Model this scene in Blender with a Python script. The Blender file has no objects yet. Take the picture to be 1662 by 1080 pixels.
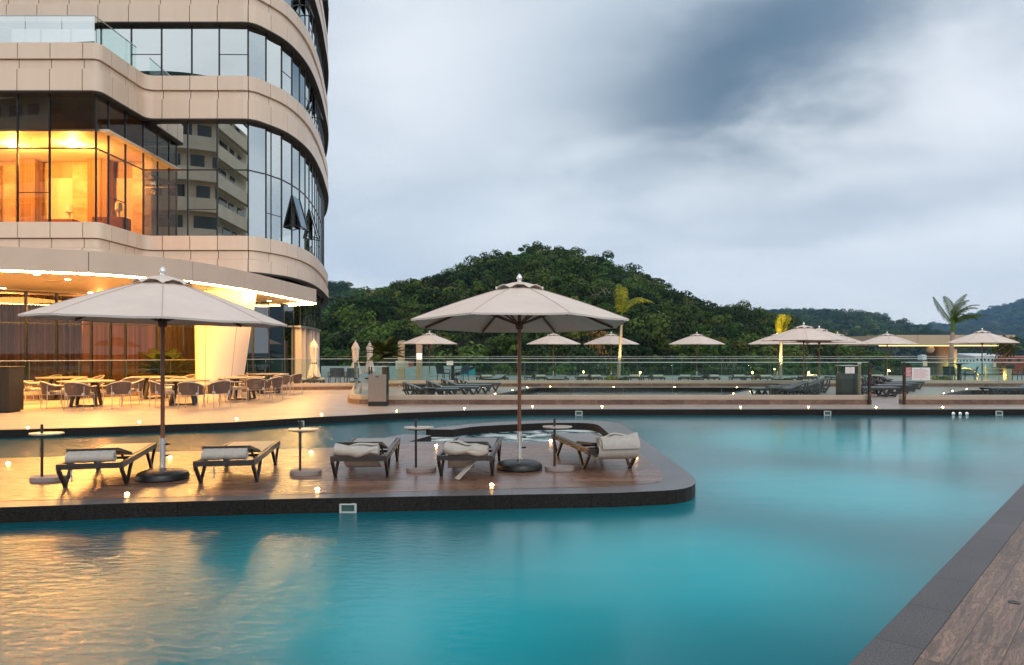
import bpy, bmesh, math, random
import numpy as np
from mathutils import Vector, Matrix
from mathutils.geometry import tessellate_polygon
random.seed(7); RNG = np.random.default_rng(7)
S = bpy.context.scene
COL = S.collection
# ------------------------------------------------------------------ camera
CH = 1.62                      # eye height above the deck
F = 1200.0; HOR = 570.0; CX = 831.0
cam_d = bpy.data.cameras.new('camera'); cam = bpy.data.objects.new('camera', cam_d); COL.objects.link(cam)
cam.location = (0, 0, CH); cam.rotation_euler = (math.radians(90), 0, 0)
cam_d.sensor_width = 36; cam_d.lens = 36*F/1662; cam_d.shift_y = 30/1662
cam_d.clip_start = 0.05; cam_d.clip_end = 20000
S.camera = cam
# ------------------------------------------------------------------ world
W = bpy.data.worlds.new('World'); S.world = W; W.use_nodes = True
wn, wl = W.node_tree.nodes, W.node_tree.links
wn.clear()
def WN(t, **k):
    n = wn.new(t)
    for a, b in k.items():
        if a.startswith('i_'): n.inputs[int(a[2:])].default_value = b
        else: setattr(n, a, b)
    return n
def wmath(op, a, b=None, clamp=False):
    n = WN('ShaderNodeMath', operation=op, use_clamp=clamp)
    for i, x in enumerate((a, b)):
        if x is None: continue
        if isinstance(x, (int, float)): n.inputs[i].default_value = x
        else: wl.new(x, n.inputs[i])
    return n.outputs[0]
def wdot(v, vec):
    n = WN('ShaderNodeVectorMath', operation='DOT_PRODUCT'); wl.new(v, n.inputs[0]); n.inputs[1].default_value = vec
    return n.outputs['Value']
def wmix(fac, a, b):
    n = WN('ShaderNodeMix', data_type='RGBA'); wl.new(fac, n.inputs[0])
    for i, x in ((6, a), (7, b)):
        if isinstance(x, tuple): n.inputs[i].default_value = (*x, 1)
        else: wl.new(x, n.inputs[i])
    return n.outputs[2]
tc = WN('ShaderNodeTexCoord'); D = tc.outputs['Generated']
sep = WN('ShaderNodeSeparateXYZ'); wl.new(D, sep.inputs[0])
zz = wmath('ADD', wmath('MAXIMUM', sep.outputs[2], 0.0), 0.30)
cmb = WN('ShaderNodeCombineXYZ'); wl.new(wmath('DIVIDE', sep.outputs[0], zz), cmb.inputs[0]); wl.new(wmath('DIVIDE', sep.outputs[1], zz), cmb.inputs[1])
def wnoise(vec, scale, detail, rough, sx=1, sy=1, rz=0.0, off=(0, 0, 0)):
    m = WN('ShaderNodeMapping'); wl.new(vec, m.inputs[0]); m.inputs[1].default_value = off
    m.inputs[2].default_value = (0, 0, rz); m.inputs[3].default_value = (sx, sy, 1)
    n = WN('ShaderNodeTexNoise'); wl.new(m.outputs[0], n.inputs['Vector'])
    n.inputs['Scale'].default_value = scale; n.inputs['Detail'].default_value = detail; n.inputs['Roughness'].default_value = rough
    n.inputs['Distortion'].default_value = 0.25
    return n.outputs[0]
nA = wnoise(cmb.outputs[0], 0.85, 5, 0.5, 1.0, 1.35, 0.5, (2.1, 0.7, 0))
nB = wnoise(cmb.outputs[0], 1.9, 7, 0.54, 1.0, 1.25, 0.6, (5.2, 1.3, 0))
def blob(px, py, l1, l2, slope, warp=0.9, k=1.0):
    c = Vector(((px-CX)/F, 1, (HOR-py)/F)).normalized()
    a1 = Vector((math.cos(slope), 0, math.sin(slope))); a1 = (a1 - c*a1.dot(c)).normalized()
    a2 = c.cross(a1)
    sub = WN('ShaderNodeVectorMath', operation='SUBTRACT'); wl.new(D, sub.inputs[0]); sub.inputs[1].default_value = c
    p = wmath('DIVIDE', wdot(sub.outputs[0], a1), l1); q = wmath('DIVIDE', wdot(sub.outputs[0], a2), l2)
    q = wmath('ADD', q, wmath('MULTIPLY', wmath('SUBTRACT', nB, 0.5), warp*3.6))
    p = wmath('ADD', p, wmath('MULTIPLY', wmath('SUBTRACT', nA, 0.5), warp*2.2))
    r2 = wmath('ADD', wmath('MULTIPLY', p, p), wmath('MULTIPLY', q, q))
    return wmath('POWER', 2.71828, wmath('MULTIPLY', r2, -1.0))
mr = WN('ShaderNodeMapRange', interpolation_type='SMOOTHSTEP'); wl.new(nA, mr.inputs[0]); mr.inputs[1].default_value = 0.34; mr.inputs[2].default_value = 0.62
base = wmix(mr.outputs[0], (0.40, 0.455, 0.505), (0.765, 0.785, 0.792))
mr2 = WN('ShaderNodeMapRange', interpolation_type='SMOOTHSTEP'); wl.new(nB, mr2.inputs[0]); mr2.inputs[1].default_value = 0.35; mr2.inputs[2].default_value = 0.75
base = wmix(wmath('MULTIPLY', mr2.outputs[0], 0.55), base, (0.80, 0.84, 0.87))
hz = WN('ShaderNodeMapRange', interpolation_type='SMOOTHSTEP'); wl.new(sep.outputs[2], hz.inputs[0]); hz.inputs[1].default_value = 0.22; hz.inputs[2].default_value = 0.0
base = wmix(wmath('MULTIPLY', hz.outputs[0], 0.75), base, (0.825, 0.85, 0.87))
base = wmix(wmath('MULTIPLY', blob(1120, 70, 0.38, 0.13, 0.30, 0.8), 0.62), base, (0.24, 0.32, 0.41))
base = wmix(wmath('MULTIPLY', blob(1270, 75, 0.21, 0.075, 0.36, 0.9), 0.95), base, (0.068, 0.115, 0.162))
base = wmix(wmath('MULTIPLY', blob(1440, 5, 0.16, 0.07, 0.30, 0.9), 0.8), base, (0.11, 0.17, 0.24))
base = wmix(wmath('MULTIPLY', blob(1430, 335, 0.24, 0.05, 0.08, 0.9), 0.6), base, (0.26, 0.33, 0.42))
base = wmix(wmath('MULTIPLY', blob(600, 400, 0.22, 0.09, -0.15, 0.6), 0.55), base, (0.36, 0.45, 0.55))
base = wmix(wmath('MULTIPLY', blob(1250, 430, 0.30, 0.055, 0.0, 0.6), 0.45), base, (0.72, 0.76, 0.81))
base = wmix(wmath('MULTIPLY', blob(640, 90, 0.16, 0.16, 0.3, 0.5), 0.6), base, (0.72, 0.75, 0.79))
base = wmix(wmath('MULTIPLY', blob(1640, 130, 0.10, 0.10, 0.5, 0.5), 0.55), base, (0.70, 0.73, 0.78))
# a touch dimmer overhead, so the ground gets less sky light
up = WN('ShaderNodeMapRange'); wl.new(sep.outputs[2], up.inputs[0]); up.inputs[1].default_value = 0.45; up.inputs[2].default_value = 1.0; up.inputs[3].default_value = 1.0; up.inputs[4].default_value = 0.95
sc = WN('ShaderNodeVectorMath', operation='SCALE'); wl.new(base, sc.inputs[0]); wl.new(up.outputs[0], sc.inputs['Scale'])
SUN_EL, SUN_ROT = math.radians(38), math.radians(160)
sky = WN('ShaderNodeTexSky', sky_type='NISHITA', sun_disc=False, sun_elevation=SUN_EL, sun_rotation=SUN_ROT)
bg1 = WN('ShaderNodeBackground'); wl.new(sc.outputs[0], bg1.inputs[0]); bg1.inputs[1].default_value = 0.96
bg2 = WN('ShaderNodeBackground'); wl.new(sky.outputs[0], bg2.inputs[0]); bg2.inputs[1].default_value = 0.005
ad = WN('ShaderNodeAddShader'); wl.new(bg1.outputs[0], ad.inputs[0]); wl.new(bg2.outputs[0], ad.inputs[1])
wo = WN('ShaderNodeOutputWorld'); wl.new(ad.outputs[0], wo.inputs[0])
# ------------------------------------------------------------------ sun (veiled by cloud)
sl = bpy.data.lights.new('sun', 'SUN'); sl.energy = 0.6; sl.angle = math.radians(25); sl.color = (1, 0.95, 0.9)
so = bpy.data.objects.new('sun', sl); COL.objects.link(so)
sd = Vector((math.cos(SUN_EL)*math.sin(SUN_ROT), math.cos(SUN_EL)*math.cos(SUN_ROT), math.sin(SUN_EL)))
so.rotation_euler = sd.to_track_quat('Z', 'Y').to_euler()
S.view_settings.view_transform = 'Standard'; S.view_settings.look = 'None'; S.view_settings.exposure = 0.50; S.view_settings.gamma = 1.0
S.render.engine = 'CYCLES'
S.cycles.use_denoising = True
try: S.cycles.denoiser = 'OPENIMAGEDENOISE'
except Exception: pass
S.cycles.max_bounces = 8; S.cycles.transparent_max_bounces = 16; S.cycles.glossy_bounces = 4; S.cycles.diffuse_bounces = 3
S.cycles.volume_bounces = 0; S.cycles.sample_clamp_indirect = 6.0; S.cycles.caustics_reflective = False; S.cycles.caustics_refractive = False
S.cycles.use_adaptive_sampling = True; S.cycles.adaptive_threshold = 0.015
# ------------------------------------------------------------------ helpers
def at(px, py, z=0.0):
    """the place on the level z that the photograph shows there"""
    Y = F*(CH-z)/(py-HOR); return Vector(((px-CX)/F*Y, Y, z))
def atY(px, py, Y): return Vector(((px-CX)/F*Y, Y, CH-(py-HOR)/F*Y))
def xat(px, Y): return (px-CX)/F*Y
class MB:
    def __init__(s): s.v = []; s.f = []
    def add(s, vs, fs):
        o = len(s.v); s.v += [tuple(p) for p in vs]; s.f += [tuple(i+o for i in f) for f in fs]; return s
    def hexa(s, P): return s.add(P, [(0,3,2,1),(4,5,6,7),(0,1,5,4),(1,2,6,5),(2,3,7,6),(3,0,4,7)])
    def box(s, c, d, rz=0.0):
        x, y, z = d[0]/2, d[1]/2, d[2]/2; ca, sa = math.cos(rz), math.sin(rz)
        P = []
        for k in (-z, z):
            for i, j in ((-x,-y),(x,-y),(x,y),(-x,y)): P.append((c[0]+i*ca-j*sa, c[1]+i*sa+j*ca, c[2]+k))
        return s.hexa(P)
    def bar(s, a, b, w, h, w1=None, h1=None, up=(0,0,1)):
        a, b = Vector(a), Vector(b); d = (b-a).normalized(); u = Vector(up)
        if abs(d.dot(u)) > 0.98: u = Vector((0,1,0))
        r = d.cross(u).normalized(); u = r.cross(d)
        w1 = w if w1 is None else w1; h1 = h if h1 is None else h1
        P = [a-r*w/2-u*h/2, a+r*w/2-u*h/2, a+r*w/2+u*h/2, a-r*w/2+u*h/2]
        P += [b-r*w1/2-u*h1/2, b+r*w1/2-u*h1/2, b+r*w1/2+u*h1/2, b-r*w1/2+u*h1/2]
        return s.hexa(P)
    def tube(s, pts, r, n=8, cap=True):
        pts = [Vector(p) for p in pts]; m = len(pts); rr = r if isinstance(r, (list, tuple)) else [r]*m
        rings = []; prev = None
        for i in range(m):
            t = (pts[min(i+1, m-1)]-pts[max(i-1, 0)]).normalized()
            if prev is None:
                u = Vector((0,0,1)) if abs(t.z) < 0.9 else Vector((1,0,0)); u = (u-t*u.dot(t)).normalized()
            else: u = (prev-t*prev.dot(t)).normalized()
            prev = u; w = t.cross(u)
            rings.append([pts[i]+(u*math.cos(2*math.pi*k/n)+w*math.sin(2*math.pi*k/n))*rr[i] for k in range(n)])
        vs = [p for R_ in rings for p in R_]; fs = []
        for i in range(m-1):
            for k in range(n): fs.append((i*n+k, i*n+(k+1)%n, (i+1)*n+(k+1)%n, (i+1)*n+k))
        if cap: fs += [tuple(range(n))[::-1], tuple((m-1)*n+k for k in range(n))]
        return s.add(vs, fs)
    def cyl(s, a, b, r0, r1=None, n=16): return s.tube([a, b], [r0, r0 if r1 is None else r1], n)
    def lathe(s, prof, c=(0,0,0), n=24, sx=1, sy=1):
        vs = []; fs = []; m = len(prof)
        for r, z in prof:
            for k in range(n): vs.append((c[0]+sx*r*math.cos(2*math.pi*k/n), c[1]+sy*r*math.sin(2*math.pi*k/n), c[2]+z))
        for i in range(m-1):
            for k in range(n): fs.append((i*n+k, i*n+(k+1)%n, (i+1)*n+(k+1)%n, (i+1)*n+k))
        fs += [tuple(range(n))[::-1], tuple((m-1)*n+k for k in range(n))]
        return s.add(vs, fs)
    def prism(s, poly, z0, z1, holes=(), bottom=False):
        loops = [list(poly)]+[list(h) for h in holes]
        flat = [p for L in loops for p in L]
        tris = tessellate_polygon([[Vector((p[0], p[1], 0)) for p in L] for L in loops])
        n = len(flat); vs = [(p[0], p[1], z1) for p in flat]+[(p[0], p[1], z0) for p in flat]
        fs = []
        for t in tris:
            a, b, c = (flat[i] for i in t)
            if (b[0]-a[0])*(c[1]-a[1])-(b[1]-a[1])*(c[0]-a[0]) < 0: t = t[::-1]
            fs.append(tuple(t))
            if bottom: fs.append(tuple(n+i for i in t[::-1]))
        o = 0
        for li, L in enumerate(loops):
            m = len(L); ar = sum(L[i][0]*L[(i+1)%m][1]-L[(i+1)%m][0]*L[i][1] for i in range(m))
            ccw = (ar > 0) == (li == 0)
            for i in range(m):
                a, b = o+i, o+(i+1)%m
                fs.append((n+a, n+b, b, a) if ccw else (n+b, n+a, a, b))
            o += m
        return s.add(vs, fs)
    def xf(s, M): s.v = [tuple(M @ Vector(p)) for p in s.v]; return s
    def build(s, name, m, parent=None, loc=None, smooth=None, bevel=0.0, rz=0.0):
        me = bpy.data.meshes.new(name); me.from_pydata(s.v, [], s.f); me.update()
        if bevel:
            bm = bmesh.new(); bm.from_mesh(me); bmesh.ops.remove_doubles(bm, verts=bm.verts, dist=1e-5)
            ed = [e for e in bm.edges if len(e.link_faces) == 2 and e.calc_face_angle(0) > 0.6]
            bmesh.ops.bevel(bm, geom=ed, offset=bevel, segments=2, profile=0.6, affect='EDGES', clamp_overlap=True)
            bm.to_mesh(me); bm.free()
        if smooth is not None:
            me.polygons.foreach_set('use_smooth', [True]*len(me.polygons))
            try: me.set_sharp_from_angle(angle=math.radians(smooth))
            except Exception: pass
        me.materials.append(m)
        o = bpy.data.objects.new(name, me); COL.objects.link(o)
        if parent: o.parent = parent
        if loc is not None: o.location = loc
        if rz: o.rotation_euler = (0, 0, rz)
        return o
def tag(o, label, cat, group=None):
    o['label'] = label; o['category'] = cat
    if group: o['group'] = group
    return o
def thing(name, label, cat, loc=(0,0,0), rz=0.0, group=None):
    o = bpy.data.objects.new(name, None); COL.objects.link(o); o.empty_display_size = 0.1
    o.location = loc; o.rotation_euler = (0,0,rz); return tag(o, label, cat, group)
def kids(o): return [c for c in COL.objects if c.parent is o] if False else list(o.children)
def dup(o, loc=None, rz=None, label=None, parent=None):
    c = o.copy(); COL.objects.link(c)
    if parent: c.parent = parent
    if loc is not None: c.location = loc
    if rz is not None: c.rotation_euler = (0, 0, rz)
    if label: c['label'] = label
    for ch in list(o.children): dup(ch, parent=c)
    return c
def struct(o): o['kind'] = 'structure'; return o
def stuff(o): o['kind'] = 'stuff'; return o
# ------------------------------------------------------------------ materials
def newmat(name):
    m = bpy.data.materials.new(name); m.use_nodes = True; nt = m.node_tree
    return m, nt, nt.nodes['Principled BSDF'], nt.nodes['Material Output']
def node(nt, t, **k):
    n = nt.nodes.new(t)
    for a, b in k.items():
        if a in n.inputs.keys(): n.inputs[a].default_value = b
        else: setattr(n, a, b)
    return n
def mat(name, col, rough=0.5, metal=0.0, var=0.12, scale=6.0, bump=0.0, bscale=60.0, spec=0.5, emit=None, es=0.0, stretch=(1,1,1), rvar=0.0, sheen=0.0, trans=0.0, island=0.0):
    m, nt, b, out = newmat(name)
    t = node(nt, 'ShaderNodeTexCoord'); mp = node(nt, 'ShaderNodeMapping'); mp.inputs[3].default_value = stretch
    nt.links.new(t.outputs['Object'], mp.inputs[0])
    n = node(nt, 'ShaderNodeTexNoise', Scale=scale, Detail=5.0, Roughness=0.6); nt.links.new(mp.outputs[0], n.inputs['Vector'])
    r = node(nt, 'ShaderNodeValToRGB'); nt.links.new(n.outputs[0], r.inputs[0])
    r.color_ramp.elements[0].position = 0.28; r.color_ramp.elements[1].position = 0.72
    r.color_ramp.elements[0].color = (*[c*(1-var) for c in col], 1); r.color_ramp.elements[1].color = (*[min(1, c*(1+var)) for c in col], 1)
    col_out = r.outputs[0]
    if island:
        gi = node(nt, 'ShaderNodeNewGeometry'); im = node(nt, 'ShaderNodeMapRange'); nt.links.new(gi.outputs['Random Per Island'], im.inputs[0]); im.inputs[3].default_value = 1-island; im.inputs[4].default_value = 1+island*.6
        sv = node(nt, 'ShaderNodeVectorMath', operation='SCALE'); nt.links.new(col_out, sv.inputs[0]); nt.links.new(im.outputs[0], sv.inputs['Scale']); col_out = sv.outputs[0]
    nt.links.new(col_out, b.inputs['Base Color'])
    b.inputs['Roughness'].default_value = rough; b.inputs['Metallic'].default_value = metal; b.inputs['Specular IOR Level'].default_value = spec
    if rvar:
        mr = node(nt, 'ShaderNodeMapRange'); nt.links.new(n.outputs[0], mr.inputs[0]); mr.inputs[3].default_value = max(0, rough-rvar); mr.inputs[4].default_value = rough+rvar
        nt.links.new(mr.outputs[0], b.inputs['Roughness'])
    if bump:
        n2 = node(nt, 'ShaderNodeTexNoise', Scale=bscale, Detail=4.0); nt.links.new(mp.outputs[0], n2.inputs['Vector'])
        bp = node(nt, 'ShaderNodeBump', Strength=bump, Distance=0.01); nt.links.new(n2.outputs[0], bp.inputs['Height']); nt.links.new(bp.outputs[0], b.inputs['Normal'])
    if emit: b.inputs['Emission Color'].default_value = (*emit, 1); b.inputs['Emission Strength'].default_value = es
    if sheen: b.inputs['Sheen Weight'].default_value = sheen
    return m
def glassmat(name, tint, refl, rough=0.0, base=0.0, ior=1.5, wav=0.0):
    """thin pane: tinted see-through plus a mirror share that grows towards grazing"""
    m, nt, b, out = newmat(name); nt.nodes.remove(b)
    tr = node(nt, 'ShaderNodeBsdfTransparent'); tr.inputs[0].default_value = (*tint, 1)
    gl = node(nt, 'ShaderNodeBsdfGlossy'); gl.inputs[0].default_value = (*refl, 1); gl.inputs['Roughness'].default_value = rough
    lw = node(nt, 'ShaderNodeFresnel', IOR=ior)
    mr = node(nt, 'ShaderNodeMapRange'); nt.links.new(lw.outputs[0], mr.inputs[0]); mr.inputs[3].default_value = base; mr.inputs[4].default_value = 1.0
    t = node(nt, 'ShaderNodeTexCoord'); n = node(nt, 'ShaderNodeTexNoise', Scale=0.55, Detail=1.0); nt.links.new(t.outputs['Object'], n.inputs['Vector'])
    if wav:
        bp = node(nt, 'ShaderNodeBump', Strength=wav, Distance=0.02); nt.links.new(n.outputs[0], bp.inputs['Height']); nt.links.new(bp.outputs[0], gl.inputs['Normal'])
    mx = node(nt, 'ShaderNodeMixShader'); nt.links.new(mr.outputs[0], mx.inputs[0]); nt.links.new(tr.outputs[0], mx.inputs[1]); nt.links.new(gl.outputs[0], mx.inputs[2])
    nt.links.new(mx.outputs[0], out.inputs[0]); return m
def woodtile(name, c1, c2, rz=0.0, pw=1.2, ph=0.2, rough=0.3, grain=1.0, groove=0.004):
    m, nt, b, out = newmat(name)
    t = node(nt, 'ShaderNodeTexCoord'); mp = node(nt, 'ShaderNodeMapping'); mp.inputs[2].default_value = (0,0,rz); nt.links.new(t.outputs['Object'], mp.inputs[0])
    br = node(nt, 'ShaderNodeTexBrick', offset=0.37, offset_frequency=2, squash=1.0)
    nt.links.new(mp.outputs[0], br.inputs['Vector'])
    br.inputs['Scale'].default_value = 1.0; br.inputs['Mortar Size'].default_value = groove; br.inputs['Mortar Smooth'].default_value = 0.1; br.inputs['Bias'].default_value = 0.0
    br.inputs['Brick Width'].default_value = pw; br.inputs['Row Height'].default_value = ph
    br.inputs['Color1'].default_value = (*c1, 1); br.inputs['Color2'].default_value = (*c2, 1); br.inputs['Mortar'].default_value = (c1[0]*.25, c1[1]*.25, c1[2]*.25, 1)
    # grain: rings stretched along the plank, shifted from plank to plank
    sc_ = node(nt, 'ShaderNodeMapping'); sc_.inputs[3].default_value = (0.8, 9.0, 1.0); nt.links.new(mp.outputs[0], sc_.inputs[0])
    av = node(nt, 'ShaderNodeVectorMath', operation='ADD'); nt.links.new(sc_.outputs[0], av.inputs[0])
    ml = node(nt, 'ShaderNodeVectorMath', operation='SCALE'); nt.links.new(br.outputs['Color'], ml.inputs[0]); ml.inputs['Scale'].default_value = 90.0; nt.links.new(ml.outputs[0], av.inputs[1])
    n1 = node(nt, 'ShaderNodeTexNoise', Scale=2.2, Detail=8.0, Roughness=0.62, Distortion=0.55); nt.links.new(av.outputs[0], n1.inputs['Vector'])
    wv = node(nt, 'ShaderNodeMath', operation='SINE'); w1 = node(nt, 'ShaderNodeMath', operation='MULTIPLY'); nt.links.new(n1.outputs[0], w1.inputs[0]); w1.inputs[1].default_value = 55.0; nt.links.new(w1.outputs[0], wv.inputs[0])
    w2 = node(nt, 'ShaderNodeMapRange'); nt.links.new(wv.outputs[0], w2.inputs[0]); w2.inputs[1].default_value = -1; w2.inputs[3].default_value = 1-0.22*grain; w2.inputs[4].default_value = 1+0.16*grain
    w3 = node(nt, 'ShaderNodeMapRange'); nt.links.new(n1.outputs[0], w3.inputs[0]); w3.inputs[1].default_value = 0.3; w3.inputs[2].default_value = 0.7; w3.inputs[3].default_value = 1-0.35*grain; w3.inputs[4].default_value = 1+0.35*grain
    mm = node(nt, 'ShaderNodeMath', operation='MULTIPLY'); nt.links.new(w2.outputs[0], mm.inputs[0]); nt.links.new(w3.outputs[0], mm.inputs[1])
    fin = node(nt, 'ShaderNodeVectorMath', operation='SCALE'); nt.links.new(br.outputs['Color'], fin.inputs[0]); nt.links.new(mm.outputs[0], fin.inputs['Scale'])
    nt.links.new(fin.outputs[0], b.inputs['Base Color'])
    rr = node(nt, 'ShaderNodeMapRange'); nt.links.new(n1.outputs[0], rr.inputs[0]); rr.inputs[3].default_value = rough-0.08; rr.inputs[4].default_value = rough+0.14; nt.links.new(rr.outputs[0], b.inputs['Roughness'])
    bp = node(nt, 'ShaderNodeBump', Strength=0.25, Distance=0.004); nt.links.new(br.outputs['Fac'], bp.inputs['Height']); bp.invert = True
    bp2 = node(nt, 'ShaderNodeBump', Strength=0.12, Distance=0.003); nt.links.new(n1.outputs[0], bp2.inputs['Height']); nt.links.new(bp.outputs[0], bp2.inputs['Normal'])
    nt.links.new(bp2.outputs[0], b.inputs['Normal']); return m
def granite(name, c, rough=0.4, tile=0.9, rz=0.0, scale=95.0, spec=0.5):
    m, nt, b, out = newmat(name)
    t = node(nt, 'ShaderNodeTexCoord')
    n = node(nt, 'ShaderNodeTexNoise', Scale=scale, Detail=3.0, Roughness=0.7); nt.links.new(t.outputs['Object'], n.inputs['Vector'])
    r = node(nt, 'ShaderNodeValToRGB'); nt.links.new(n.outputs[0], r.inputs[0]); E = r.color_ramp.elements
    E[0].position = 0.35; E[0].color = (*[x*.45 for x in c], 1); E[1].position = 0.68; E[1].color = (*[min(1, x*1.9) for x in c], 1)
    n2 = node(nt, 'ShaderNodeTexNoise', Scale=1.4, Detail=4.0); nt.links.new(t.outputs['Object'], n2.inputs['Vector'])
    mr = node(nt, 'ShaderNodeMapRange'); nt.links.new(n2.outputs[0], mr.inputs[0]); mr.inputs[3].default_value = 0.7; mr.inputs[4].default_value = 1.3
    mp = node(nt, 'ShaderNodeMapping'); mp.inputs[2].default_value = (0,0,rz); nt.links.new(t.outputs['Object'], mp.inputs[0])
    br = node(nt, 'ShaderNodeTexBrick', offset=0.0); nt.links.new(mp.outputs[0], br.inputs['Vector']); br.inputs['Scale'].default_value = 1.0; br.inputs['Brick Width'].default_value = tile; br.inputs['Row Height'].default_value = 50.0
    br.inputs['Mortar Size'].default_value = 0.004; br.inputs['Color1'].default_value = (1,1,1,1); br.inputs['Color2'].default_value = (.86,.86,.86,1); br.inputs['Mortar'].default_value = (.3,.3,.3,1)
    s1 = node(nt, 'ShaderNodeVectorMath', operation='SCALE'); nt.links.new(r.outputs[0], s1.inputs[0]); nt.links.new(mr.outputs[0], s1.inputs['Scale'])
    s2 = node(nt, 'ShaderNodeVectorMath', operation='MULTIPLY'); nt.links.new(s1.outputs[0], s2.inputs[0]); nt.links.new(br.outputs['Color'], s2.inputs[1])
    nt.links.new(s2.outputs[0], b.inputs['Base Color']); b.inputs['Roughness'].default_value = rough; b.inputs['Specular IOR Level'].default_value = spec
    bp = node(nt, 'ShaderNodeBump', Strength=0.15, Distance=0.002); nt.links.new(n.outputs[0], bp.inputs['Height']); nt.links.new(bp.outputs[0], b.inputs['Normal']); return m
def watermat(name, tint, foam=False, body=(.001,.15,.195)):
    m, nt, b, out = newmat(name); nt.nodes.remove(b)
    t = node(nt, 'ShaderNodeTexCoord')
    mp = node(nt, 'ShaderNodeMapping'); mp.inputs[3].default_value = (0.8, 1.9, 1); mp.inputs[2].default_value = (0,0,0.25); nt.links.new(t.outputs['Object'], mp.inputs[0])
    n1 = node(nt, 'ShaderNodeTexNoise', Scale=8.0, Detail=6.0, Roughness=0.62, Distortion=0.6); nt.links.new(mp.outputs[0], n1.inputs['Vector'])
    n2 = node(nt, 'ShaderNodeTexNoise', Scale=0.8, Detail=2.0); nt.links.new(mp.outputs[0], n2.inputs['Vector'])
    sp = node(nt, 'ShaderNodeSeparateXYZ'); nt.links.new(t.outputs['Object'], sp.inputs[0])
    # jets keep the near left corner choppy; the long exposure smooths the rest
    mk = node(nt, 'ShaderNodeMapRange', interpolation_type='SMOOTHSTEP'); nt.links.new(sp.outputs[0], mk.inputs[0]); mk.inputs[1].default_value = 0.8; mk.inputs[2].default_value = -2.4; mk.inputs[3].default_value = 0.05; mk.inputs[4].default_value = 0.7
    b1 = node(nt, 'ShaderNodeBump', Distance=0.012); nt.links.new(n1.outputs[0], b1.inputs['Height']); nt.links.new(mk.outputs[0], b1.inputs['Strength'])
    b2 = node(nt, 'ShaderNodeBump', Strength=0.10, Distance=0.05); nt.links.new(n2.outputs[0], b2.inputs['Height']); nt.links.new(b1.outputs[0], b2.inputs['Normal'])
    tr = node(nt, 'ShaderNodeBsdfTransparent'); tr.inputs[0].default_value = (*tint, 1)
    gl = node(nt, 'ShaderNodeBsdfGlossy'); gl.inputs[0].default_value = (.86,.86,.83,1)
    rg = node(nt, 'ShaderNodeMapRange', interpolation_type='SMOOTHSTEP'); nt.links.new(sp.outputs[0], rg.inputs[0]); rg.inputs[1].default_value = -3.0; rg.inputs[2].default_value = 1.0; rg.inputs[3].default_value = 0.06; rg.inputs[4].default_value = 0.17
    nt.links.new(rg.outputs[0], gl.inputs['Roughness'])
    fr = node(nt, 'ShaderNodeFresnel', IOR=1.31)
    for k in (gl, fr): nt.links.new(b2.outputs[0], k.inputs['Normal'])
    bd0 = node(nt, 'ShaderNodeBsdfDiffuse'); bd0.inputs[0].default_value = (*body, 1)
    bt = node(nt, 'ShaderNodeBsdfTranslucent'); bt.inputs[0].default_value = (.05,.75,.85,1)
    bd = node(nt, 'ShaderNodeMixShader'); bd.inputs[0].default_value = 0.35; nt.links.new(bd0.outputs[0], bd.inputs[1]); nt.links.new(bt.outputs[0], bd.inputs[2])
    mb_ = node(nt, 'ShaderNodeMixShader'); mb_.inputs[0].default_value = 0.72; nt.links.new(tr.outputs[0], mb_.inputs[1]); nt.links.new(bd.outputs[0], mb_.inputs[2])
    mx = node(nt, 'ShaderNodeMixShader'); nt.links.new(fr.outputs[0], mx.inputs[0]); nt.links.new(mb_.outputs[0], mx.inputs[1]); nt.links.new(gl.outputs[0], mx.inputs[2])
    res = mx
    if foam:
        df = node(nt, 'ShaderNodeBsdfDiffuse'); df.inputs[0].default_value = (.75,.82,.84,1)
        nf = node(nt, 'ShaderNodeTexNoise', Scale=1.6, Detail=5.0, Roughness=0.6, Distortion=0.8); nt.links.new(t.outputs['Object'], nf.inputs['Vector'])
        fm = node(nt, 'ShaderNodeMapRange', interpolation_type='SMOOTHSTEP'); nt.links.new(nf.outputs[0], fm.inputs[0]); fm.inputs[1].default_value = 0.40; fm.inputs[2].default_value = 0.66; fm.inputs[4].default_value = 0.8
        m2 = node(nt, 'ShaderNodeMixShader'); nt.links.new(fm.outputs[0], m2.inputs[0]); nt.links.new(mx.outputs[0], m2.inputs[1]); nt.links.new(df.outputs[0], m2.inputs[2]); res = m2
    nt.links.new(res.outputs[0], out.inputs[0]); return m
def emitmat(name, col, s):
    m, nt, b, out = newmat(name); b.inputs['Base Color'].default_value = (*col, 1); b.inputs['Emission Color'].default_value = (*col, 1); b.inputs['Emission Strength'].default_value = s; return m
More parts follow.
